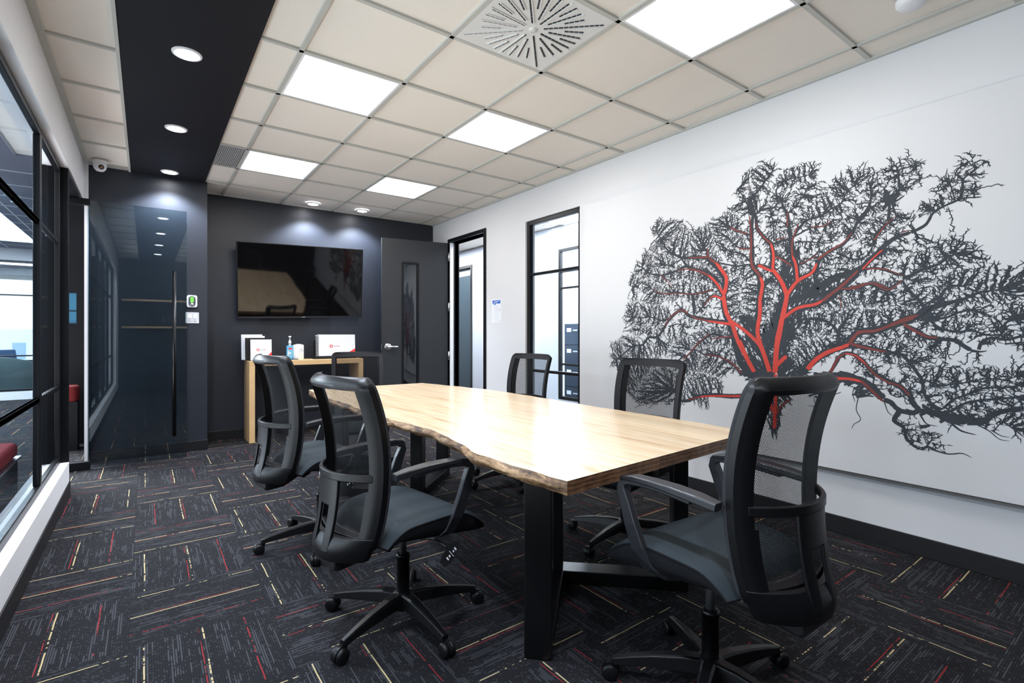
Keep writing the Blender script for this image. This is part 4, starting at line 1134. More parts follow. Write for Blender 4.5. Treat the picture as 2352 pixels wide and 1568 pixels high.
for npass in range(3):
    nodes = list(limb_nodes); par = [-1] * len(nodes); base_n = len(nodes)
    att = []; grid = {}
    for poly in clumps:
        ys = [p[0] for p in poly]; zs = [p[1] for p in poly]
        A_ = (max(ys) - min(ys)) * (max(zs) - min(zs))
        for _ in range(int(A_ / (SP * SP) * 2.0)):
            p = (rng.uniform(min(ys), max(ys)), rng.uniform(min(zs), max(zs)))
            if not inpoly(p, poly): continue
            gk = (int(p[0] / SP + npass * 0.33), int(p[1] / SP + npass * 0.33))
            if gk in grid: continue
            grid[gk] = 1
            if rng.random() < 0.45: p = (p[0] + rng.gauss(0, 0.022), p[1] + rng.gauss(0, 0.022))
            att.append(p)
    for _ in range(2600):
        p = (rng.uniform(0.45, 3.0), rng.uniform(0.85, 2.05))
        if inpoly(p, hull): att.append(p)
    att = np.array(att)
    alive = np.ones(len(att), bool)
    near_n = np.full(len(att), -1); near_d = np.full(len(att), 9.0)

    def upd(start):
        kd = KDTree(len(nodes) - start)
        for i in range(start, len(nodes)): kd.insert((nodes[i][0], nodes[i][1], 0), i - start)
        kd.balance()
        for a in np.nonzero(alive)[0]:
            co, i, d = kd.find((att[a][0], att[a][1], 0))
            if d < near_d[a]: near_d[a] = d; near_n[a] = i + start

    upd(0)
    alive &= near_d > KILL * 0.6
    for it in range(60):
        sel = np.nonzero(alive & (near_d < REACH))[0]
        if len(sel) == 0: break
        acc = {}
        for a in sel:
            v = att[a] - nodes[near_n[a]]; v = v / (np.linalg.norm(v) + 1e-9)
            acc.setdefault(int(near_n[a]), []).append(v)
        start = len(nodes)
        for n, vs in acc.items():
            v = np.sum(vs, axis=0); v = v / (np.linalg.norm(v) + 1e-9)
            aw = nodes[n] - root; aw = aw / (np.linalg.norm(aw) + 1e-9)
            v = v + 0.22 * aw + np.array([rng.uniform(-.7, .7), rng.uniform(-.7, .7)])
            v = v / (np.linalg.norm(v) + 1e-9)
            nodes.append(nodes[n] + v * STEP); par.append(n)
        upd(start)
        alive &= near_d > KILL
    kids = {}
    for i in range(base_n, len(nodes)): kids.setdefault(par[i], []).append(i)
    cnt = [0.0] * len(nodes)
    for i in range(len(nodes) - 1, base_n - 1, -1):
        if i not in kids: cnt[i] = 1.0
        if par[i] >= 0: cnt[par[i]] += cnt[i]
    wd = [min(0.022, 0.0044 * (max(c, 1.0) ** 0.40)) for c in cnt]
    for i in range(base_n, len(nodes)):
        p = nodes[par[i]]; q = nodes[i]
        t = q - p; t = t / (np.linalg.norm(t) + 1e-9); nn = np.array([-t[1], t[0]])
        a = (wd[par[i]] if par[i] >= base_n else wd[i] * 1.15) * 0.5; b = wd[i] * 0.5
        q2 = q + t * 0.002
        if i not in kids: q2 = q + t * 0.012; b *= 0.35
        X = XP - 0.0003 - rng.random() * 0.0004
        dark.add([(X, p[0] + nn[0] * a, p[1] + nn[1] * a), (X, p[0] - nn[0] * a, p[1] - nn[1] * a),
                  (X, q2[0] - nn[0] * b, q2[1] - nn[1] * b), (X, q2[0] + nn[0] * b, q2[1] + nn[1] * b)], [(0, 1, 2, 3)])
        if rng.random() < 0.30:
            an = rng.choice((-1, 1)) * rng.uniform(0.5, 1.2); c, s_ = math.cos(an), math.sin(an)
            d = np.array([t[0] * c - t[1] * s_, t[0] * s_ + t[1] * c]); L = rng.uniform(0.009, 0.020)
            ribbon(dark, [q, q + d * L * 0.5 + np.array([rng.uniform(-.002, .002), rng.uniform(-.002, .002)]), q + d * L], 0.0046, 0.0030, X, 0, 0.0, rng)
    total += len(nodes)
print('mural nodes', total)
M['ink'] = simple('mural_charcoal_paint', (0.030, 0.036, 0.046), 0.7, var=0.35, nscale=14)
M['mred'] = simple('mural_red_paint', (0.62, 0.045, 0.025), 0.6, var=0.18, nscale=25)
M['mdred'] = simple('mural_dark_red_paint', (0.20, 0.030, 0.022), 0.6, var=0.5, nscale=12)
tag(dark.build('painted_branches', M['ink'], mural, recalc=False), 'charcoal painted branches and twigs')
tag(redd.build('painted_dark_red', M['mdred'], mural, recalc=False), 'dull red strokes on the outer limbs')
tag(redb.build('painted_red', M['mred'], mural, recalc=False), 'bright red strokes on the main limbs')

# ================================================================== TABLE
TZ = 0.755
table = empty('conference_table', (1.60, 2.60, 0), label='long live-edge maple slab conference table on black steel legs', cat='table')
OX, OY = 1.60, 2.60
nL = 90
rngt = random.Random(4)
left = []; right = []
def interp(t, ks):
    for (a, va), (b, vb) in zip(ks, ks[1:]):
        if a <= t <= b:
            u = (t - a) / (b - a); u = u * u * (3 - 2 * u) * 0.5 + u * 0.5
            return va + (vb - va) * u
    return ks[-1][1]
KL = [(1.10, 1.006), (1.3, 0.985), (1.53, 0.972), (1.8, 1.02), (2.02, 1.05), (2.25, 1.035), (2.43, 1.012), (2.7, 0.99), (3.1, 1.015), (3.6, 1.0), (4.12, 1.03)]
KR = [(1.17, 2.185), (1.6, 2.20), (2.2, 2.185), (2.8, 2.20), (3.27, 2.185), (3.6, 2.12), (3.85, 2.06), (4.10, 2.005)]
for i in range(nL + 1):
    u = i / nL
    y = 1.10 + (4.12 - 1.10) * u
    left.append((interp(y, KL) + 0.004 * math.sin(y * 31) + rngt.uniform(-.002, .002), y))
    y = 1.172 + (4.10 - 1.172) * u
    right.append((interp(y, KR) + 0.004 * math.sin(y * 23) + rngt.uniform(-.002, .002), y))
TH = 0.038
vs = []; fs = []; mi = []
sl = MB()
top = [(p[0] - OX, p[1] - OY, TZ) for p in left] + [(p[0] - OX, p[1] - OY, TZ) for p in right]
n = nL + 1
idx = [(i, i + 1, n + i + 1, n + i) for i in range(nL)]
sl.add(top, idx, 0)
def edge(line, sgn, offs):
    rows = []
    for j, (dz, dx) in enumerate(offs):
        row = []
        for i, p in enumerate(line):
            wob = 0 if j == 0 else 0.009 * math.sin(i * 0.9 + j * 1.7) * math.sin(i * 0.23 + j) + rngt.uniform(-.003, .003)
            taper = min(1, min(i, nL - i) / 3)
            row.append((p[0] - OX + sgn * (dx + wob) * taper, p[1] - OY, TZ - dz))
        rows.append(row)
    return rows
for line, sgn in ((left, -1), (right, 1)):
    rows = edge(line, sgn, [(0, 0), (0.008, 0.006), (0.019, 0.014), (0.030, 0.010), (TH + 0.006, -0.008)])
    vv = [p for r in rows for p in r]
    ff = [(j * n + i, j * n + i + 1, (j + 1) * n + i + 1, (j + 1) * n + i) for j in range(4) for i in range(nL)]
    sl.add(vv, ff, 1, True)
bl = [(p[0] - OX + 0.008, p[1] - OY, TZ - TH - 0.006) for p in left]; br = [(p[0] - OX - 0.008, p[1] - OY, TZ - TH - 0.006) for p in right]
sl.add(bl + br, [(i, n + i, n + i + 1, i + 1) for i in range(nL)], 0)
for k in (0, nL):
    a, b = left[k], right[k]
    sl.add([(a[0] - OX, a[1] - OY, TZ), (b[0] - OX, b[1] - OY, TZ), (b[0] - OX, b[1] - OY, TZ - TH - .006), (a[0] - OX, a[1] - OY, TZ - TH - .006)], [(0, 1, 2, 3)], 2)
sl.build('tabletop', [M['wood'], M['bark'], M['endgrain']], table, recalc=False)
# V shaped steel bases: a post at each outer foot, a post at the apex, flat bars between
def vbase(y0, s):
    bm_name = 'leg_frame'
    lx, rx, ax_ = 1.165, 2.045, 1.605
    ay = y0 + s * 0.42
    zt = TZ - TH - 0.007
    dl = Vector((ax_ - lx, ay - y0)).normalized()
    for (px, py, d) in ((lx, y0, dl), (rx, y0, Vector((-dl.x, dl.y)))):
        an = math.atan2(d.y, d.x)
        MB().obox((px + d.x * 0.02 - OX, py + d.y * 0.02 - OY, zt / 2), an, 0.034, 0.051, zt / 2).build('leg', M['blackmetal'], table, bevel=0.004)
    MB().obox((ax_ - OX, ay - OY, zt / 2), PI / 4, 0.044, 0.044, zt / 2).build('leg', M['blackmetal'], table, bevel=0.004)
    for (px, d) in ((lx, dl), (rx, Vector((-dl.x, dl.y)))):
        L = (Vector((ax_, ay)) - Vector((px, y0))).length
        an = math.atan2(d.y, d.x)
        c = (px + d.x * L / 2 - OX, y0 + d.y * L / 2 - OY)
        b = MB(); b.obox((c[0], c[1], 0.033), an, L / 2 - 0.03, 0.05, 0.031)
        b.build('foot_bar', M['blackmetal'], table, bevel=0.003)
        b = MB(); b.obox((c[0], c[1], zt - 0.02), an, L / 2 - 0.03, 0.05, 0.02)
        b.build('top_bar', M['blackmetal'], table, bevel=0.003)
vbase(1.43, 1)
vbase(3.78, -1)

# ================================================================== CHAIRS
ZB0, ZB1 = 0.400, 1.035     # back shell bottom and top


def cr(ks, z):
    """smooth interpolation through the key heights"""
    n = len(ks)
    z = min(max(z, ks[0][0]), ks[-1][0])
    for i in range(n - 1):
        if z <= ks[i + 1][0]: break
    z0, v0 = ks[i]; z1, v1 = ks[i + 1]
    m0 = (v1 - ks[max(i - 1, 0)][1]) / (z1 - ks[max(i - 1, 0)][0])
    m1 = (ks[min(i + 2, n - 1)][1] - v0) / (ks[min(i + 2, n - 1)][0] - z0)
    t = (z - z0) / (z1 - z0); h = z1 - z0
    return (2 * t ** 3 - 3 * t * t + 1) * v0 + (t ** 3 - 2 * t * t + t) * h * m0 + (-2 * t ** 3 + 3 * t * t) * v1 + (t ** 3 - t * t) * h * m1


def bx(z):
    return cr([(0.30, -0.248), (0.42, -0.224), (0.52, -0.204), (0.63, -0.193), (0.74, -0.194), (0.84, -0.207), (0.93, -0.230), (1.04, -0.270)], z)


def bw(z):
    return cr([(0.30, 0.172), (0.45, 0.200), (0.6, 0.216), (0.8, 0.226), (1.04, 0.229)], z)


def bp(s, z, off=0.0):
    """point of the back shell: s -1..1 across"""
    r = 0.045
    d = max(0.0, z - (ZB1 - r), (ZB0 + r) - z)
    return (bx(z) - 0.055 * (1 - s * s) - off, s * (bw(z) - r + math.sqrt(max(0.0, r * r - min(d, r) ** 2))), z)


def plate(mb, keep, s_list, z_list, off0, off1, mi=0, f=bp):
    """solid made of the kept cells of the (s,z) grid between two offsets"""
    ns, nz = len(s_list), len(z_list)
    vs = [f(s, z, off0) for z in z_list for s in s_list] + [f(s, z, off1) for z in z_list for s in s_list]
    N = ns * nz; fs = []
    def K(i, j):
        if i < 0 or j < 0 or i >= ns - 1 or j >= nz - 1: return False
        return keep((s_list[i] + s_list[i + 1]) / 2, (z_list[j] + z_list[j + 1]) / 2)
    for j in range(nz - 1):
        for i in range(ns - 1):
            if not K(i, j): continue
            a, b, c, d = j * ns + i, j * ns + i + 1, (j + 1) * ns + i + 1, (j + 1) * ns + i
            fs.append((a, b, c, d)); fs.append((N + a, N + d, N + c, N + b))
            if not K(i, j - 1): fs.append((a, N + a, N + b, b))
            if not K(i, j + 1): fs.append((d, c, N + c, N + d))
            if not K(i - 1, j): fs.append((a, d, N + d, N + a))
            if not K(i + 1, j): fs.append((b, N + b, N + c, c))
    used = sorted({v for fc in fs for v in fc}); mp = {v: k for k, v in enumerate(used)}
    mb.add([vs[v] for v in used], [tuple(mp[v] for v in fc) for fc in fs], mi, True)


def lin(a, b, n): return [a + (b - a) * i / n for i in range(n + 1)]


def corner_ok(s, z, r=0.045, top=ZB1, bot=ZB0):
    return True
    w = bw(z); y = abs(s) * w
    for (zz, sg) in ((top, 1), (bot, -1)):
        dz = (z - (zz - sg * r)) * sg; dy = y - (w - r)
        if dz > 0 and dy > 0 and dz * dz + dy * dy > r * r: return False
    return True


def make_chair(label, base_rot):
    root = empty('office_chair', (0, 0, 0), label=label, cat='chair', group='black mesh office chairs around the table')
    # --- star base
    h = MB()
    h.lathe([(0.036, 0.050), (0.042, 0.062), (0.046, 0.10), (0.040, 0.118), (0.034, 0.122)], 28)
    h.build('base_hub', M['plastic'], root)
    lg = cs = None
    for k in range(5):
        if lg is None:
            q = MB()
            pts = [(0.030, 0, 0.096), (0.09, 0, 0.096), (0.18, 0, 0.088), (0.26, 0, 0.077), (0.316, 0, 0.066)]
            pr = []
            for i, (hw_, hh) in enumerate(((0.034, 0.024), (0.030, 0.023), (0.024, 0.019), (0.019, 0.014), (0.0155, 0.011))):
                pr.append([(-hw_, -hh), (hw_, -hh), (hw_ * 0.72, hh * 0.8), (hw_ * 0.45, hh), (-hw_ * 0.45, hh), (-hw_ * 0.72, hh * 0.8)])
            q.sweep(pts, pr)
            q.tube([(0.305, 0, 0.070), (0.305, 0, 0.050)], 0.012, n=14)
            lg = q.build('base_leg', M['plastic'], root, bevel=0.0025)
            q = MB()
            # twin-wheel castor
            for sy in (-1, 1):
                q.lathe([(0.004, sy * 0.025), (0.020, sy * 0.0245), (0.0265, sy * 0.021), (0.0275, sy * 0.014), (0.0275, sy * 0.006)], 28, c=(0.327, 0, 0.0275), axis='y')
            hood = [(0.327 + 0.030 * math.cos(a), 0.0275 + 0.030 * math.sin(a)) for a in lin(-0.25, PI * 0.93, 14)]
            hood = hood + [(0.327 + 0.016 * math.cos(a), 0.0275 + 0.016 * math.sin(a)) for a in lin(PI * 0.93, -0.25, 10)]
            q.prism(hood, -0.0055, 0.0055, 'y')
            q.tube([(0.305, 0, 0.036), (0.305, 0, 0.062)], 0.0085, n=12)
            cs = q.build('castor', M['castor'], lg)
            l2 = lg
        else:
            l2 = lg.copy(); COL.objects.link(l2); c2 = cs.copy(); COL.objects.link(c2); c2.parent = l2
        l2.rotation_euler = (0, 0, base_rot + 2 * PI * k / 5)
    MB().lathe([(0.026, 0.045), (0.027, 0.10), (0.027, 0.275), (0.0295, 0.262), (0.0295, 0.274), (0.020, 0.279)], 28).build('column_sleeve', M['plastic'], root)
    up = []
    gl = MB().lathe([(0.0145, 0.27), (0.0145, 0.46)], 24).build('gas_lift', M['chrome'], root)
    # --- mechanism under the seat
    q = MB()
    q.prism(rrect(-0.15, 0.10, -0.070, 0.070, 0.02), 0.386, 0.425)
    q.prism(rrect(-0.04, 0.04, -0.035, 0.035, 0.02), 0.374, 0.387)
    up.append(q.build('tilt_mechanism', M['blackplastic'], root, bevel=0.004))
    # back carrier box below the shell
    q = MB()
    cs_ = []
    q.prism([(-0.13, 0.39), (-0.24, 0.335), (-0.325, 0.328), (-0.340, 0.34), (-0.335, 0.42), (-0.30, 0.445), (-0.13, 0.41)], -0.085, 0.085, 'y')
    up.append(q.build('back_carrier', M['blackplastic'], root, bevel=0.01, seg=3))
    # control paddle
    q = MB()
    q.tube([(0.03, -0.06, 0.375), (0.045, -0.15, 0.368), (0.05, -0.235, 0.352)], 0.006, n=10)
    pd = q.build('lever_arm', M['blackplastic'], root)
    q = MB()
    c0 = Vector((0.05, -0.262, 0.340))
    for i, (r_, dz) in enumerate(((1.0, 0),)):
        q.sweep([c0 + Vector((-0.055, -0.018, -0.020)), c0 + Vector((-0.03, -0.010, -0.012)), c0, c0 + Vector((0.035, 0.010, 0.016)), c0 + Vector((0.05, 0.016, 0.026))],
                [rect(0.014, 0.003), rect(0.022, 0.0035), rect(0.023, 0.0035), rect(0.014, 0.003), rect(0.004, 0.002)], ups=[(0.3, -0.75, 0.6)] * 5)
    pad = q.build('lever_paddle', M['blackplastic'], pd, bevel=0.001)
    q = MB()
    for (dx, hx, hz) in ((-0.030, 0.004, 0.006), (-0.018, 0.005, 0.004), (-0.006, 0.0015, 0.014), (0.006, 0.004, 0.004), (0.018, 0.005, 0.006)):
        c1 = c0 + Vector((dx, dx * 0.3 - 0.004, dx * 0.4 + 0.001)); n_ = Vector((0.3, -0.75, 0.6)).normalized(); t_ = Vector((0.9, 0.28, 0.4)).normalized()
        t_ = (t_ - n_ * t_.dot(n_)).normalized(); b_2 = n_.cross(t_)
        q.add([c1 + n_ * 0.0055 + t_ * a_ * hx + b_2 * e_ * hz for a_, e_ in ((-1, -1), (1, -1), (1, 1), (-1, 1))], [(0, 1, 2, 3)])
    q.build('lever_symbols', M['whiteplastic'], pd, recalc=False)
    up.append(pd)
    # --- seat
    nx, ny = 22, 22
    X0, X1, HW = -0.225, 0.275, 0.245
    def outline(u, v):   # u,v in -1..1 -> rounded square
        e = 0.20
        x = u * math.sqrt(1 - e * v * v * 0.9); y = v * math.sqrt(1 - e * u * u * 0.9)
        return x, y
    def ztop(u, v):
        xx = (u + 1) / 2
        z = 0.478 + 0.006 * math.sin(xx * PI) - 0.012 * (1 - abs(v)) ** 2 * (1 - xx)
        z += 0.010 * abs(v) ** 2 * math.sin(xx * PI)
        if xx > 0.60: z -= 0.075 * ((xx - 0.60) / 0.40) ** 2
        if xx < 0.22: z -= 0.050 * ((0.22 - xx) / 0.22) ** 2
        r = max(abs(u), abs(v)); z -= 0.012 * max(0, (r - 0.86) / 0.14) ** 2
        return z
    q = MB(); vs = []; 
    for j in range(ny + 1):
        for i in range(nx + 1):
            u, v = -1 + 2 * i / nx, -1 + 2 * j / ny
            x, y = outline(u, v)
            vs.append(((X0 + X1) / 2 + x * (X1 - X0) / 2, y * HW, ztop(u, v)))
    q.add(vs, [(j * (nx + 1) + i, j * (nx + 1) + i + 1, (j + 1) * (nx + 1) + i + 1, (j + 1) * (nx + 1) + i) for j in range(ny) for i in range(nx)], 0, True)
    # rim
    rim = [i for i in range(nx + 1)] + [(j) * (nx + 1) + nx for j in range(1, ny + 1)] + [ny * (nx + 1) + i for i in range(nx - 1, -1, -1)] + [j * (nx + 1) for j in range(ny - 1, 0, -1)]
    top_r = [vs[i] for i in rim]; m = len(top_r)
    def low(p, f, zb):
        cxm = (X0 + X1) / 2
        return (cxm + (p[0] - cxm) * f, p[1] * f, zb)
    def zbot(p):
        xx = (p[0] - X0) / (X1 - X0)
        return 0.425 - 0.062 * min(1, max(0, xx)) ** 1.6
    r1 = [(p[0], p[1], p[2] - 0.006) for p in top_r]
    r2 = [low(p, 1.01, p[2] * 0.5 + zbot(p) * 0.5 - 0.004) for p in top_r]
    r3 = [low(p, 0.93, min(p[2] - 0.02, zbot(p))) for p in top_r]
    r4 = [low(p, 0.72, min(p[2] - 0.02, zbot(p) - 0.006)) for p in top_r]
    allr = top_r + r1 + r2 + r3 + r4
    ff = [(k * m + i, k * m + (i + 1) % m, (k + 1) * m + (i + 1) % m, (k + 1) * m + i) for k in range(4) for i in range(m)]
    q.add(allr, ff + [tuple(4 * m + i for i in range(m))], 1, True)
    up.append(q.build('seat', [M['seat'], M['seatside']], root))
    pp = MB(); pp.sweep([(p[0] * 1.0, p[1] * 1.004, p[2] - 0.003) for p in top_r], [(0.0028 * math.cos(a), 0.0028 * math.sin(a)) for a in lin(0, 2 * PI, 6)[:-1]], closed=True)
    pipo = pp.build('piping', M['seatside'], up[-1])
    # --- armrests
    for sg in (1, -1):
        q = MB()
        path = [(0.000, 0.150, 0.392), (0.028, 0.198, 0.392), (0.060, 0.232, 0.415), (0.086, 0.250, 0.47), (0.112, 0.255, 0.54), (0.136, 0.254, 0.605), (0.152, 0.252, 0.645), (0.148, 0.251, 0.668), (0.120, 0.250, 0.678), (0.05, 0.249, 0.682), (-0.03, 0.247, 0.680), (-0.11, 0.246, 0.672)]
        path = [(x, y * sg, z) for x, y, z in path]
        ups = [(0, 0, 1), (0, -0.3 * sg, 1), (0, -0.8 * sg, 0.5), (0, -1 * sg, 0.1), (0, -1 * sg, 0), (0, -1 * sg, 0), (0, -1 * sg, 0), (0, -1 * sg, 0), (0, -1 * sg, 0), (0, -1 * sg, 0), (0, -1 * sg, 0), (0, -1 * sg, 0)]
        pr = [rect(0.026, 0.010, .003), rect(0.027, 0.010, .003), rect(0.028, 0.010, .003), rect(0.027, 0.011, .003), rect(0.024, 0.012, .003), rect(0.021, 0.013, .003), rect(0.018, 0.015, .003), rect(0.016, 0.016, .003), rect(0.013, 0.017, .003), rect(0.011, 0.018, .003), rect(0.011, 0.019, .003), rect(0.009, 0.019, .003)]
        q.sweep(path, pr, ups=ups)
        ar = q.build('armrest', M['plastic_hl'], root, bevel=0.002)
        q = MB()
        pth = [(0.160, 0.251, 0.668), (0.146, 0.251, 0.682), (0.10, 0.250, 0.690), (0.03, 0.249, 0.692), (-0.05, 0.247, 0.690), (-0.13, 0.246, 0.684), (-0.190, 0.245, 0.676)]
        pth = [(x, y * sg, z) for x, y, z in pth]
        pr = [rect(0.012, 0.004, .002), rect(0.018, 0.007, .003), rect(0.022, 0.009, .003), rect(0.024, 0.010, .004), rect(0.025, 0.012, .004), rect(0.024, 0.013, .004), rect(0.018, 0.012, .003)]
        q.sweep(pth, pr)
        q.build('arm_pad', M['plastic_hl'], ar, bevel=0.002)
        up.append(ar)
    # --- back shell
    S = lin(-1, 1, 40); Z = [ZB0, ZB0 + .0015, ZB0 + .005, ZB0 + .012, ZB0 + .022, ZB0 + .034] + lin(ZB0 + .046, ZB1 - .046, 44) + [ZB1 - .034, ZB1 - .022, ZB1 - .012, ZB1 - .005, ZB1 - .0015, ZB1]
    def frame_keep(s, z):
        if not corner_ok(s, z): return False
        lim = 0.79 if z > 0.62 else 0.76
        if z > 0.985 or z < 0.455: return True
        return abs(s) > lim
    def fb(s, z, off):
        if off > 0.01:    # chamfers along the top rail and the side rails
            off -= 0.028 * min(1, max(0, (z - (ZB1 - 0.030)) / 0.030)) + 0.014 * min(1, max(0, (abs(s) - 0.90) / 0.10))
            off = max(off, 0.010)
        return bp(s, z, off)
    q = MB(); plate(q, frame_keep, S, Z, 0.004, 0.040, f=fb)
    bf = q.build('back_frame', M['plastic'], root, bevel=0.0025); up.append(bf)
    # lumbar hoop, spine and bottom scoop behind the frame
    def hoop(s, z, off): return (bx(z) - 0.022 - 0.055 * (1 - s * s) - 0.048 * (1 - abs(s / 0.9) ** 2.5) - off, s * bw(z), z)
    q = MB(); plate(q, lambda s, z: True, lin(-0.88, 0.88, 30), lin(0.655, 0.683, 2), 0.0, 0.016, f=hoop)
    def sk(s, z):
        if z > 0.565: return abs(s) < 0.34
        return 0.13 < abs(s) < 0.34
    plate(q, sk, lin(-0.34, 0.34, 21), lin(0.40, 0.66, 18), 0.002, 0.014, f=hoop)
    q.build('lumbar_support', M['plastic'], bf, bevel=0.004)
    def scoop(s, z, off):
        b = (z - 0.368) / 0.09
        return (bx(z) - 0.020 - 0.055 * (1 - s * s) - (0.040 + 0.010 * math.sin(min(1, max(0, b)) * PI)) * (1 - abs(s) ** 3) - off, s * bw(z) * (0.86 + 0.14 * min(1, max(0, b)) ** 0.6), z)
    q = MB(); plate(q, lambda s, z: True, lin(-1, 1, 30), [0.368, 0.371, 0.378, 0.39, 0.405, 0.42, 0.44, 0.452, 0.457], -0.010, 0.012, f=scoop)
    q.build('lower_scoop', M['plastic'], bf, bevel=0.004)
    # mesh cloth on the front, with a solid knitted border
    q = MB()
    vs = [bp(s, z, 0.001) for z in Z for s in S]; ns = len(S); fa = []; fb = []
    for j in range(len(Z) - 1):
        for i in range(ns - 1):
            s_, z_ = (S[i] + S[i + 1]) / 2, (Z[j] + Z[j + 1]) / 2
            if not corner_ok(s_, z_, 0.04): continue
            fc = (j * ns + i, j * ns + i + 1, (j + 1) * ns + i + 1, (j + 1) * ns + i)
            (fb if (abs(s_) > 0.84 or z_ > 0.985 or z_ < 0.455) else fa).append(fc)
    q.add(vs, fa, 0, True)
    q.build('back_mesh', M['mesh'], root, recalc=False)
    up.append(root.children[-1] if False else [c for c in root.children if c.name.startswith('back_mesh')][-1])
    q = MB(); plate(q, lambda s, z: corner_ok(s, z, 0.04) and (abs(s) > 0.84 or z > 0.985 or z < 0.455), S, Z, -0.006, 0.004)
    up.append(q.build('mesh_border', M['edgefab'], root, bevel=0.002))
    for o in up: o['upper'] = 1
    return root


CH = [
    # x, y, yaw, lift, label, world angle of the base
    (0.868, 1.960, 0.142, 0.002, 'front left office chair with its back to the camera, nearest on the left long side', 1.033),
    (1.515, 0.955, 1.541, 0.040, 'largest office chair at the near end of the table, at lower right', 1.037),
    (0.820, 2.985, 0.143, 0.045, 'second office chair on the left side, between the wooden console and the nearest left chair', 0.588),
    (2.370, 3.300, 3.251, -0.009, 'office chair across the table in front of the tall right wall window', 0.65),
    (2.240, 1.955, 3.227, 0.004, 'office chair across the table in front of the left part of the tree mural', 0.733),
    (1.521, 4.361, -1.838, -0.008, 'office chair at the far end of the table, in front of the console', 0.2),
]
proto = make_chair(CH[0][4], 0)
for c in list(proto.children_recursive):
    if c.name.startswith('base_leg'): pass
chairs = []
for i, (x, y, a, h, lab, ph) in enumerate(CH):
    r = proto if i == 0 else copy_tree(proto)
    r['label'] = lab
    r.location = (x, y, 0); r.rotation_euler = (0, 0, a)
    k = 0
    for c in r.children:
        if c.name.startswith('base_leg'):
            c.rotation_euler = (0, 0, ph - a + 2 * PI * k / 5); k += 1
        elif 'upper' in c.keys():
            c.location = (0, 0, h)
    chairs.append(r)
for o in list(bpy.data.objects):
    if 'upper' in o.keys(): del o['upper']

# ================================================================== CONSOLE AND WHAT STANDS ON IT
CX0, CX1, CY0, CY1, CZ = 0.910, 2.175, 6.10, 6.46, 0.895
con = empty('console_table', ((CX0 + CX1) / 2, (CY0 + CY1) / 2, 0), label='narrow waterfall oak console against the charcoal wall under the television', cat='console table')
ox, oy = (CX0 + CX1) / 2, (CY0 + CY1) / 2
tk = 0.056
MB().box(CX0 - ox, CX1 - ox, CY0 - oy, CY1 - oy, CZ - tk, CZ).build('top', M['oak'], con, bevel=0.002)
MB().box(CX0 - ox, CX0 + tk - ox, CY0 - oy, CY1 - oy, 0, CZ - tk).build('side_leg', M['oakv'], con, bevel=0.002)
MB().box(CX1 - tk - ox, CX1 - ox, CY0 - oy, CY1 - oy, 0, CZ - tk).build('side_leg', M['oakv'], con, bevel=0.002)

M['clearblue'] = simple('blue_gel', (0.06, 0.34, 0.62), 0.2, coat=0.4)
# wire brochure holder
bh = empty('brochure_holder', (1.02, 6.26, CZ), label='black wire brochure holder on the left end of the console', cat='brochure holder')
q = MB()
for yy in (-0.07, 0.0, 0.07):
    q.tube([(-0.10, yy, 0.004), (0.10, yy, 0.004)], 0.0022, n=8)
for yy, hh in ((-0.072, 0.055), (-0.012, 0.15), (0.055, 0.19)):
    q.tube([(-0.045, yy, 0.004), (-0.045, yy, hh - 0.012), (-0.033, yy, hh), (0.033, yy, hh), (0.045, yy, hh - 0.012), (0.045, yy, 0.004)], 0.0022, n=8)
q.tube([(-0.10, -0.072, 0.004), (-0.10, 0.06, 0.004)], 0.0022, n=8); q.tube([(0.10, -0.072, 0.004), (0.10, 0.06, 0.004)], 0.0022, n=8)
q.build('wire_frame', M['blackplastic'], bh)


def brochure(name, x, y, z, w, h, th, lean, label, cat, front=True, rz=0.0, logo=True, group=None, wire=False):
    t = empty(name, (x, y, z), label=label, cat=cat, group=group)
    t.rotation_euler = (lean, 0, rz)
    MB().box(-w / 2, w / 2, -th / 2, th / 2, 0, h).build('cover', M['paper'], t)
    if logo:
        s = min(w, h) * 0.12
        yy = -th / 2 - 0.0006
        x0 = -w * 0.15; z0 = h * 0.5
        q = MB(); q.box(x0 - s / 2, x0 + s / 2, yy, yy + 0.0005, z0 - s / 2, z0 + s / 2); q.build('logo_square', M['red'], t)
        q = MB(); q.prism([(x0 + s * .22, z0 - s * .3), (x0 + s * .22, z0 + s * .12), (x0, z0 + s * .34), (x0 - s * .22, z0 + s * .12), (x0 - s * .22, z0 - s * .3)], yy - 0.0006, yy, 'y'); q.build('logo_mark', M['paper'], t)
        q = MB()
        for i in range(6): q.box(x0 + s * 0.9 + i * s * 0.24, x0 + s * 1.08 + i * s * 0.24, yy, yy + 0.0005, z0 - s * .12, z0 + s * .12)
        for i in range(8): q.box(x0 + s * 0.5 + i * s * 0.24, x0 + s * 0.62 + i * s * 0.24, yy, yy + 0.0005, z0 - s * 1.3, z0 - s * 1.2)
        q.build('print', M['greyprint'], t)
        q = MB()
        for i in range(3): q.box(x0 + s * 2.34 + i * s * 0.24, x0 + s * 2.52 + i * s * 0.24, yy, yy + 0.0005, z0 - s * .12, z0 + s * .12)
        q.prism([(w / 2, 0.0), (w / 2, h * 0.40), (w / 2 - w * 0.42, 0.0)], yy, yy + 0.0005, 'y')
        q.build('red_corner', M['red'], t)
    if wire:
        q = MB()
        for i in range(26):
            zc = 0.012 + (h - 0.024) * i / 25
            q.tube([(-w / 2 - 0.004, -th / 2 - 0.002, zc), (-w / 2 + 0.010, -th / 2 - 0.003, zc)], 0.0022, n=6)
            q.box(-w / 2 - 0.006, -w / 2 + 0.002, -th / 2, th / 2, zc - 0.002, zc + 0.002)
        q.build('spiral_binding', M['blackplastic'], t)
    return t


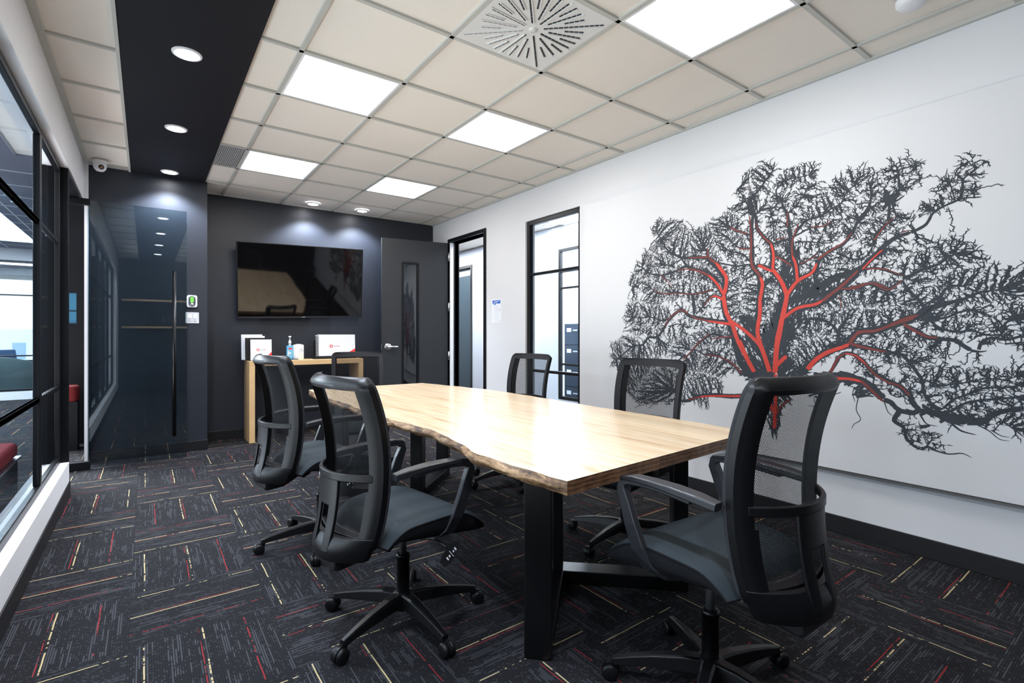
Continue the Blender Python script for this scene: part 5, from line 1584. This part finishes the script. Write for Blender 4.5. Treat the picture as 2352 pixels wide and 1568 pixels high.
brochure('brochure', 1.045, 6.205, CZ + 0.006, 0.215, 0.232, 0.018, -0.06, 'front white brochure with a red logo and red corner in the wire holder', 'brochure')
brochure('folder', 1.00, 6.245, CZ + 0.012, 0.22, 0.245, 0.004, -0.08, 'dark folder standing between the white brochures in the wire holder', 'folder', logo=False)
for c in [o for o in bpy.data.objects if o.name.startswith('folder')][0].children: c.data = c.data.copy(); c.data.materials[0] = M['blackplastic']
brochure('brochure', 0.99, 6.285, CZ + 0.010, 0.215, 0.268, 0.010, -0.09, 'taller plain white brochure behind the dark folder', 'brochure', logo=False)
brochure('brochure', 0.972, 6.325, CZ + 0.010, 0.215, 0.285, 0.012, -0.10, 'rearmost and tallest white brochure in the wire holder', 'brochure', logo=False)

t = empty('sanitizer_bottle', (1.362, 6.28, CZ), label='clear pump bottle of blue hand sanitizer on the console', cat='sanitizer bottle')
MB().prism(rrect(-0.038, 0.038, -0.024, 0.024, 0.014), 0.0, 0.165).build('bottle', M['clearblue'], t, bevel=0.008, seg=3)
MB().lathe([(0.014, 0.165), (0.012, 0.185)], 20).lathe([(0.015, 0.185), (0.016, 0.21), (0.010, 0.225)], 20).lathe([(0.006, 0.22), (0.006, 0.262)], 14).lathe([(0.014, 0.262), (0.016, 0.27), (0.012, 0.276)], 18).box(-0.006, 0.006, -0.045, 0.0, 0.262, 0.272).build('pump', M['whiteplastic'], t)
MB().box(-0.032, 0.032, -0.0252, -0.0242, 0.02, 0.15).build('label_panel', simple('bottle_label', (0.20, 0.50, 0.72), 0.4), t)
MB().prism([(-0.022, 0.128), (-0.016, 0.120), (0.016, 0.120), (0.022, 0.128), (0.016, 0.138), (-0.016, 0.138)], -0.0262, -0.0253, 'y').build('red_badge', M['red'], t)
MB().lathe([(0.001, -0.0262), (0.012, -0.0262), (0.012, -0.0253)], 20, c=(-0.004, 0, 0.075), axis='y', caps=False).box(0.01, 0.028, -0.0262, -0.0253, 0.105, 0.108).box(-0.028, -0.02, -0.0262, -0.0253, 0.03, 0.11).build('label_print', M['whiteplastic'], t)

t = empty('wipes_tub', (1.455, 6.27, CZ), label='white cylindrical tub of wipes beside the blue sanitizer', cat='tub')
MB().lathe([(0.056, 0.0), (0.059, 0.004), (0.059, 0.16), (0.055, 0.172), (0.040, 0.176)], 40).build('tub', M['whiteplastic'], t)
MB().lathe([(0.030, 0.176), (0.028, 0.181)], 24).build('lid_flap', M['paper'], t)
q = MB()
for i in range(7): q.obox((0.0, -0.0592, 0.14 - i * 0.018), 0, 0.022, 0.0006, 0.0009)
q.build('small_print', simple('tub_print', (0.60, 0.62, 0.66), 0.6), t)
q = MB(); q.obox((0.020, -0.0562, 0.125), 0.35, 0.006, 0.0008, 0.004); q.build('red_mark', M['red'], t)
q = MB(); q.obox((0.030, -0.0515, 0.105), 0.55, 0.016, 0.0008, 0.003); q.build('blue_band', simple('tub_blue', (0.25, 0.50, 0.62), 0.5), t)
MB().lathe([(0.034, 0.0), (0.037, 0.004), (0.034, 0.010)], 28, c=(1.405, 6.225, CZ)).build('coaster', M['blackplastic'])
tag(bpy.data.objects['coaster'], 'small black puck lying in front of the wipes tub', 'coaster')

t = empty('booklet_stand', (1.87, 6.24, CZ), label='long black tray stand holding the spiral bound booklets', cat='stand')
MB().box(-0.255, 0.255, -0.055, 0.055, 0.0, 0.008).box(-0.255, 0.255, -0.055, -0.047, 0.008, 0.036).box(-0.24, 0.24, 0.045, 0.051, 0.008, 0.22).build('tray', M['blackplastic'], t, bevel=0.002)
brochure('spiral_booklet', 1.885, 6.212, CZ + 0.009, 0.45, 0.285, 0.014, -0.05, 'front spiral bound white booklet with red logo and corner', 'booklet', wire=True)
brochure('spiral_booklet', 1.872, 6.245, CZ + 0.009, 0.45, 0.278, 0.016, -0.05, 'second white spiral booklet directly behind the logo booklet', 'booklet', logo=False, wire=True)

# ================================================================== TELEVISION
tv = empty('television', (1.552, 6.455, 1.395), label='large wall-mounted flat television with a black glossy screen', cat='television')
tv.rotation_euler = (0.168, -0.028, -0.03)
tw, th_ = 0.713, 0.872
q = MB(); q.box(-tw, tw, -0.020, 0.022, 0, th_)
bdy = q.build('casing', M['blackplastic'], tv, bevel=0.003)
M['screen'] = simple('tv_screen_glass', (0.003, 0.003, 0.0035), 0.04, var=0.0, spec=0.75)
b_ = 0.011
s_ = MB().box(-tw + b_, tw - b_, -0.0215, -0.0195, 0.022, th_ - b_).build('screen', M['screen'], tv)
s_ = MB().box(-tw, tw, -0.0235, -0.0195, 0.0, 0.020).build('bottom_bezel', simple('bezel_grey', (0.035, 0.036, 0.045), 0.3, 0.3), tv, bevel=0.002)
q = MB()
for k in range(5): q.box(-0.018 + k * 0.0078, -0.0125 + k * 0.0078, -0.0242, -0.0235, 0.007, 0.013)
s_ = q.build('brand_mark', M['whiteplastic'], tv)
MB().box(-0.25, 0.25, 0.0, 0.10, 0.3, 0.5).build('wall_bracket', M['blackplastic'], tv)

# ================================================================== BEYOND THE GLASS
M['loungeceil'] = simple('grey_lounge_ceiling', (0.20, 0.20, 0.25), 0.9)
M['bright'] = simple('bright_blind_fabric', (0.9, 0.93, 0.97), 0.9)
M['officewhite'] = paint_mat('office_white_paint', (0.66, 0.72, 0.82), 0.7)
M['bluewall'] = paint_mat('blue_grey_paint', (0.045, 0.075, 0.10), 0.5)
# --- corridor behind the right wall
XK = 4.86
KY0, KY1 = 5.42 - 0.9, 5.50
w = MB()
w.box(XK, XK + 0.12, 4.45 - 3.0, 4.50, 0, HC)
w.box(XK, XK + 0.12, 4.50, KY1, 0, 0.25); w.box(XK, XK + 0.12, 4.50, KY1, 2.43, HC)
w.box(XK, XK + 0.12, KY1, 7.94, 0, HC)
w.box(XK, XK + 0.12, 7.94, 8.90, 2.43, HC); w.box(XK, XK + 0.12, 8.90, 14.0, 0, HC)
struct('wall_corridor', w, M['officewhite'])
glazing('window_3', 'x', XK + 0.02, 4.50, KY1, 0.25, 2.43, [], [0.76, 1.86, 2.10], dep=0.05, fw=0.045)
f = MB()
f.box(XK - 0.014, XK + 0.134, 7.89, 7.94, 0, 2.48).box(XK - 0.014, XK + 0.134, 8.90, 8.95, 0, 2.48).box(XK - 0.014, XK + 0.134, 7.94, 8.90, 2.43, 2.48)
d3_ = struct('door_3', f, M['steel'])
MB().box(XK + 0.05, XK + 0.09, 7.945, 8.895, 0.01, 2.30).build('door_leaf', M['bluewall'], d3_)
MB().box(XK + 0.06, XK + 0.065, 7.945, 8.895, 2.30, 2.43).build('transom', M['officewhite'], d3_)
struct('wall_corridor_end', MB().box(XR + 0.13, XK, 14.0, 14.1, 0, HC), M['officewhite'])
struct('wall_corridor_near', MB().box(XR + 0.13, XK + 4, 1.35, 1.45, 0, HC), M['officewhite'])
struct('wall_office_back', MB().box(6.15, 6.25, 1.45, 14.0, 0, HC).box(XK + 0.12, 6.15, 7.3, 7.4, 0, HC), M['officewhite'])
struct('baseboard_corridor', MB().box(XK - 0.008, XK, 5.5, 7.89, 0, 0.1), M['base'])
t = empty('ceiling_light', (4.52, 5.02, HC), label='bright light panel seen through the top of the right wall window', cat='ceiling light')
MB().add([(-.31, -.31, -0.004), (.31, -.31, -0.004), (.31, .31, -0.004), (-.31, .31, -0.004)], [(0, 3, 2, 1)]).build('diffuser', M['lampc'], t, recalc=False)
MB().box(-.325, -.31, -.325, .325, -0.006, 0.01).box(.31, .325, -.325, .325, -0.006, 0.01).box(-.31, .31, -.325, -.31, -0.006, 0.01).box(-.31, .31, .31, .325, -0.006, 0.01).build('frame', M['whiteplastic'], t)
downlight(4.70, 5.57, 'small round downlight seen through the right wall window', None, 6)
area('corridor_fill', (4.15, 7.5, HC - 0.02), 0.5, 4.5, 85, (0.93, 0.96, 1.0))  # unseen lamp added to brighten the corridor
area('office_fill', (5.55, 5.0, HC - 0.02), 0.9, 3.0, 130, (0.96, 0.98, 1.0))  # added lamp without a fixture, brightens the office behind the window

# filing cabinet in the office across the corridor
t = empty('filing_cabinet', (5.45, 5.80, 0), label='tall dark filing cabinet with white label cards seen through the window', cat='filing cabinet')
M['cab'] = simple('cabinet_blue_black', (0.018, 0.030, 0.045), 0.4)
MB().box(0, 0.55, -0.42, 0.42, 0, 1.36).build('carcass', M['cab'], t, bevel=0.004)
for k in range(4):
    z0 = 0.04 + k * 0.33
    dr = MB().box(-0.022, 0.0, -0.41, 0.41, z0, z0 + 0.315).build('drawer', M['cab'], t, bevel=0.003)
    MB().box(-0.0245, -0.022, 0.04, 0.14, z0 + 0.20, z0 + 0.26).build('label_card', M['paper'], dr)
    MB().box(-0.04, -0.022, -0.12, -0.02, z0 + 0.215, z0 + 0.235).build('pull', M['nickel'], dr)

# --- lounge behind the left glazing
LYW = 12.7
w = MB()
w.box(-1.50, XL + 0.02, LYW, LYW + 0.12, 0, HC)
w.box(-6.0, -1.50, LYW, LYW + 0.12, 2.54, HC); w.box(-6.0, -1.50, LYW, LYW + 0.12, 0, 0.15)
struct('wall_lounge', w, M['white'])
# added wall, painted black for the darkness seen past the glass door
M['black'] = paint_mat('dark_view_paint', (0.006, 0.007, 0.009), 0.6, 0.2)
w = MB()
w.box(-0.86, XL + 0.004, 7.20, 7.28, 1.64, HC); w.box(-0.86, XL + 0.004, 7.20, 7.28, 0, 1.31)
w.box(-0.86, -0.72, 7.20, 7.28, 1.31, 1.64); w.box(-0.612, XL + 0.004, 7.20, 7.28, 1.31, 1.64)
struct('wall_niche', w, M['black'])
struct('window_5', MB().box(-0.72, -0.612, 7.23, 7.25, 1.31, 1.64), emit('blue_daylight_pane', (0.02, 0.11, 0.19), 0.35))  # pane given its own glow for the daylight behind it
struct('trim_6', MB().box(-0.72, -0.612, 7.215, 7.228, 1.44, 1.45), M['steel'])
glazing('window_4', 'y', LYW + 0.05, -6.0, -1.51, 0.155, 2.54, [-3.0, -4.5], [0.80, 1.91], dep=0.06, fw=0.04, bw=0.025)
struct('wall_pier_side', MB().box(XL + 0.004, XL + 0.02, YF + 0.12, LYW, 0, HC), M['dark'])
struct('wall_lounge_left', MB().box(-6.12, -6.0, YB, 16.5, 0, HC), M['officewhite'])
# bright room behind, open to the sky through tall windows
w = MB()
w.box(-6.0, 1.0, 16.5, 16.62, 0, 0.3); w.box(-6.0, 1.0, 16.5, 16.62, 2.6, HC)
w.box(0.9, 1.0, LYW + 0.12, 16.5, 0, HC)
for x in (-6.0, -4.6, -3.2, -1.8, -0.4): w.box(x, x + 0.06, 16.5, 16.6, 0.3, 2.6)
struct('wall_outer', w, M['white'])
struct('ground', MB().box(-40, 40, 16.7, 80, -3.1, -3.0), simple('whiteout_ground', (0.85, 0.87, 0.9), 0.9))  # near-white colour stands for the overexposed daylight outside
for i, (x0, x1, y, h) in enumerate(((-9, -4.5, 42, 1.5), (-4.2, -1.0, 46, 1.0))):
    b = empty('office_block', ((x0 + x1) / 2, y, -3), label=('pale office block outside, left one beyond the lounge window', 'pale lower office block outside, right one beyond the lounge window')[i], cat='building')
    MB().box(x0 - (x0 + x1) / 2, x1 - (x0 + x1) / 2, 0, 6, 0, h + 3).build('walls', simple('pale_cladding', (0.8, 0.82, 0.85), 0.8), b)
    q = MB()
    n = 4
    for k in range(n):
        cx_ = (k + 0.5) / n * (x1 - x0) - (x1 - x0) / 2
        q.box(cx_ - 0.3, cx_ + 0.3, -0.02, 0.0, h + 1.2, h + 2.2)
    q.build('windows', simple('bluish_glazing', (0.35, 0.45, 0.6), 0.3), b)
# lounge ceiling field of grey tiles with light lines
w = MB().box(-6.0, XL + 0.004, 6.10, 16.5, HC - 0.006, HC + 0.011).box(-6.0, -0.92, YB, 6.10, HC - 0.006, HC + 0.011)
struct('ceiling_lounge', w, M['loungeceil'])
q = MB()
for k in range(12): q.box(-6.0, -0.47, 6.7 + 0.61 * k, 6.72 + 0.61 * k, HC - 0.009, HC - 0.006)
for k in range(7): q.box(-1.4 - 0.61 * k, -1.385 - 0.61 * k, 6.1, 12.6, HC - 0.009, HC - 0.006)
for k in range(8): q.box(-0.92, -0.63, 5.49 - 0.61 * k, 5.50 - 0.61 * k, HC + 0.004, HC + 0.011)
struct('trim_7', q, M['whiteplastic'])
gl = 'downlights in the lounge ceiling behind the left glazing'
downlight(-1.22, 7.9, 'nearer downlight in the lounge ceiling seen through the left glazing', gl, 14)
downlight(-1.80, 10.8, 'farther downlight in the lounge ceiling seen through the left glazing', gl, 14)
downlight(-0.60, 6.75, 'downlight seen through the glass door opening', gl, 2)
area('far_room_fill', (-2.6, 14.5, HC - 0.03), 4.0, 2.0, 260, (0.92, 0.96, 1.0))  # fill lamp added to brighten the room past the partition
area('lounge_fill', (-3.0, 9.4, HC - 0.02), 3.0, 4.5, 700, (0.86, 0.93, 1.0))  # large unseen fill lamp, added so the lounge walls read bright
area('lounge_area_near', (-2.6, 2.5, HC - 0.02), 1.8, 4.0, 70, (0.9, 0.95, 1.0))  # area lamp over the near lounge, without a fixture

# red upholstered bench end beyond the left glazing
t = empty('bench', (-1.16, 4.88, 0), label='low bench with red cushion behind the left glazing', cat='bench')
MB().prism(rrect(-0.42, 0.42, -1.45, 0.14, 0.05), 0.02, 0.30).build('base', M['blackplastic'], t, bevel=0.004)
MB().prism(rrect(-0.42, 0.42, -1.45, 0.14, 0.06), 0.315, 0.42).build('cushion', fabric_mat('red_upholstery', (0.28, 0.022, 0.025), (0.45, 0.04, 0.045)), t, bevel=0.035, seg=4)
MB().box(-0.43, 0.43, -1.46, 0.15, 0.30, 0.314).build('steel_rim', M['nickel'], t)
t = empty('stool', (-0.67, 6.90, 0), label='dark stool with a red cushion seen through the glass door opening', cat='stool')
MB().prism(rrect(-0.11, 0.11, -0.12, 0.12, 0.05), 0.50, 0.66).build('cushion', fabric_mat('red_stool_fabric', (0.10, 0.01, 0.01), (0.16, 0.016, 0.016)), t, bevel=0.03, seg=3)
MB().box(-0.10, 0.10, -0.10, 0.10, 0, 0.498).build('plinth', M['black'], t)

# lounge armchairs beyond the partition
M['olive'] = fabric_mat('olive_grey_upholstery', (0.05, 0.07, 0.07), (0.10, 0.13, 0.13))
M['navyf'] = fabric_mat('navy_upholstery', (0.03, 0.06, 0.12), (0.06, 0.10, 0.18))
t = empty('armchair', (-1.98, 13.55, 0), rz=0.5, label='rounded grey-green armchair with a red seat cushion beyond the lounge glazing', cat='armchair')
q = MB()
vs = []; fs = []
na = 26
for i in range(na + 1):
    a = -2.35 + 4.7 * i / na
    hgt = 0.78 - 0.22 * (abs(a) / 2.35) ** 2
    for (r, z) in ((0.30, 0.12), (0.36, 0.40), (0.40, hgt - 0.02), (0.375, hgt), (0.34, hgt - 0.03), (0.30, 0.40), (0.26, 0.14)):
        vs.append((-r * math.cos(a), r * math.sin(a), z))
for i in range(na):
    for k in range(6): fs.append((i * 7 + k, i * 7 + k + 1, (i + 1) * 7 + k + 1, (i + 1) * 7 + k))
q.add(vs, fs, 0, True); q.add([vs[k] for k in range(7)], [tuple(range(7))]); q.add([vs[na * 7 + k] for k in range(7)], [tuple(range(7))])
q.build('shell', M['olive'], t)
MB().lathe([(0.25, 0.14), (0.31, 0.20), (0.31, 0.40), (0.27, 0.44), (0.001, 0.45)], 32).build('seat_cushion', fabric_mat('red_seat_cushion', (0.35, 0.04, 0.04), (0.5, 0.07, 0.06)), t)
for a in (0.8, 2.3, 3.9, 5.5): MB().tube([(0.2 * math.cos(a), 0.2 * math.sin(a), 0.15), (0.25 * math.cos(a), 0.25 * math.sin(a), 0)], [0.018, 0.011], n=10).build('leg', M['blackplastic'], t)
t = empty('lounge_chair', (-2.25, 14.9, 0), rz=-0.7, label='dark blue lounge chair with open wooden arms near the far windows', cat='lounge chair')
MB().box(-0.28, 0.28, -0.28, 0.28, 0.32, 0.42).build('seat', M['navyf'], t, bevel=0.02)
MB().prism([(-0.30, 0.40), (-0.22, 0.40), (-0.30, 0.86), (-0.38, 0.86)], -0.27, 0.27, 'y').build('backrest', M['navyf'], t, bevel=0.02)
for s in (-1, 1):
    MB().box(-0.32, 0.30, s * 0.32 - 0.03, s * 0.32 + 0.03, 0.60, 0.63).build('arm', M['blackplastic'], t, bevel=0.008)
    for xx in (-0.26, 0.24): MB().box(xx - 0.02, xx + 0.02, s * 0.32 - 0.02, s * 0.32 + 0.02, 0, 0.60).build('leg', M['blackplastic'], t)
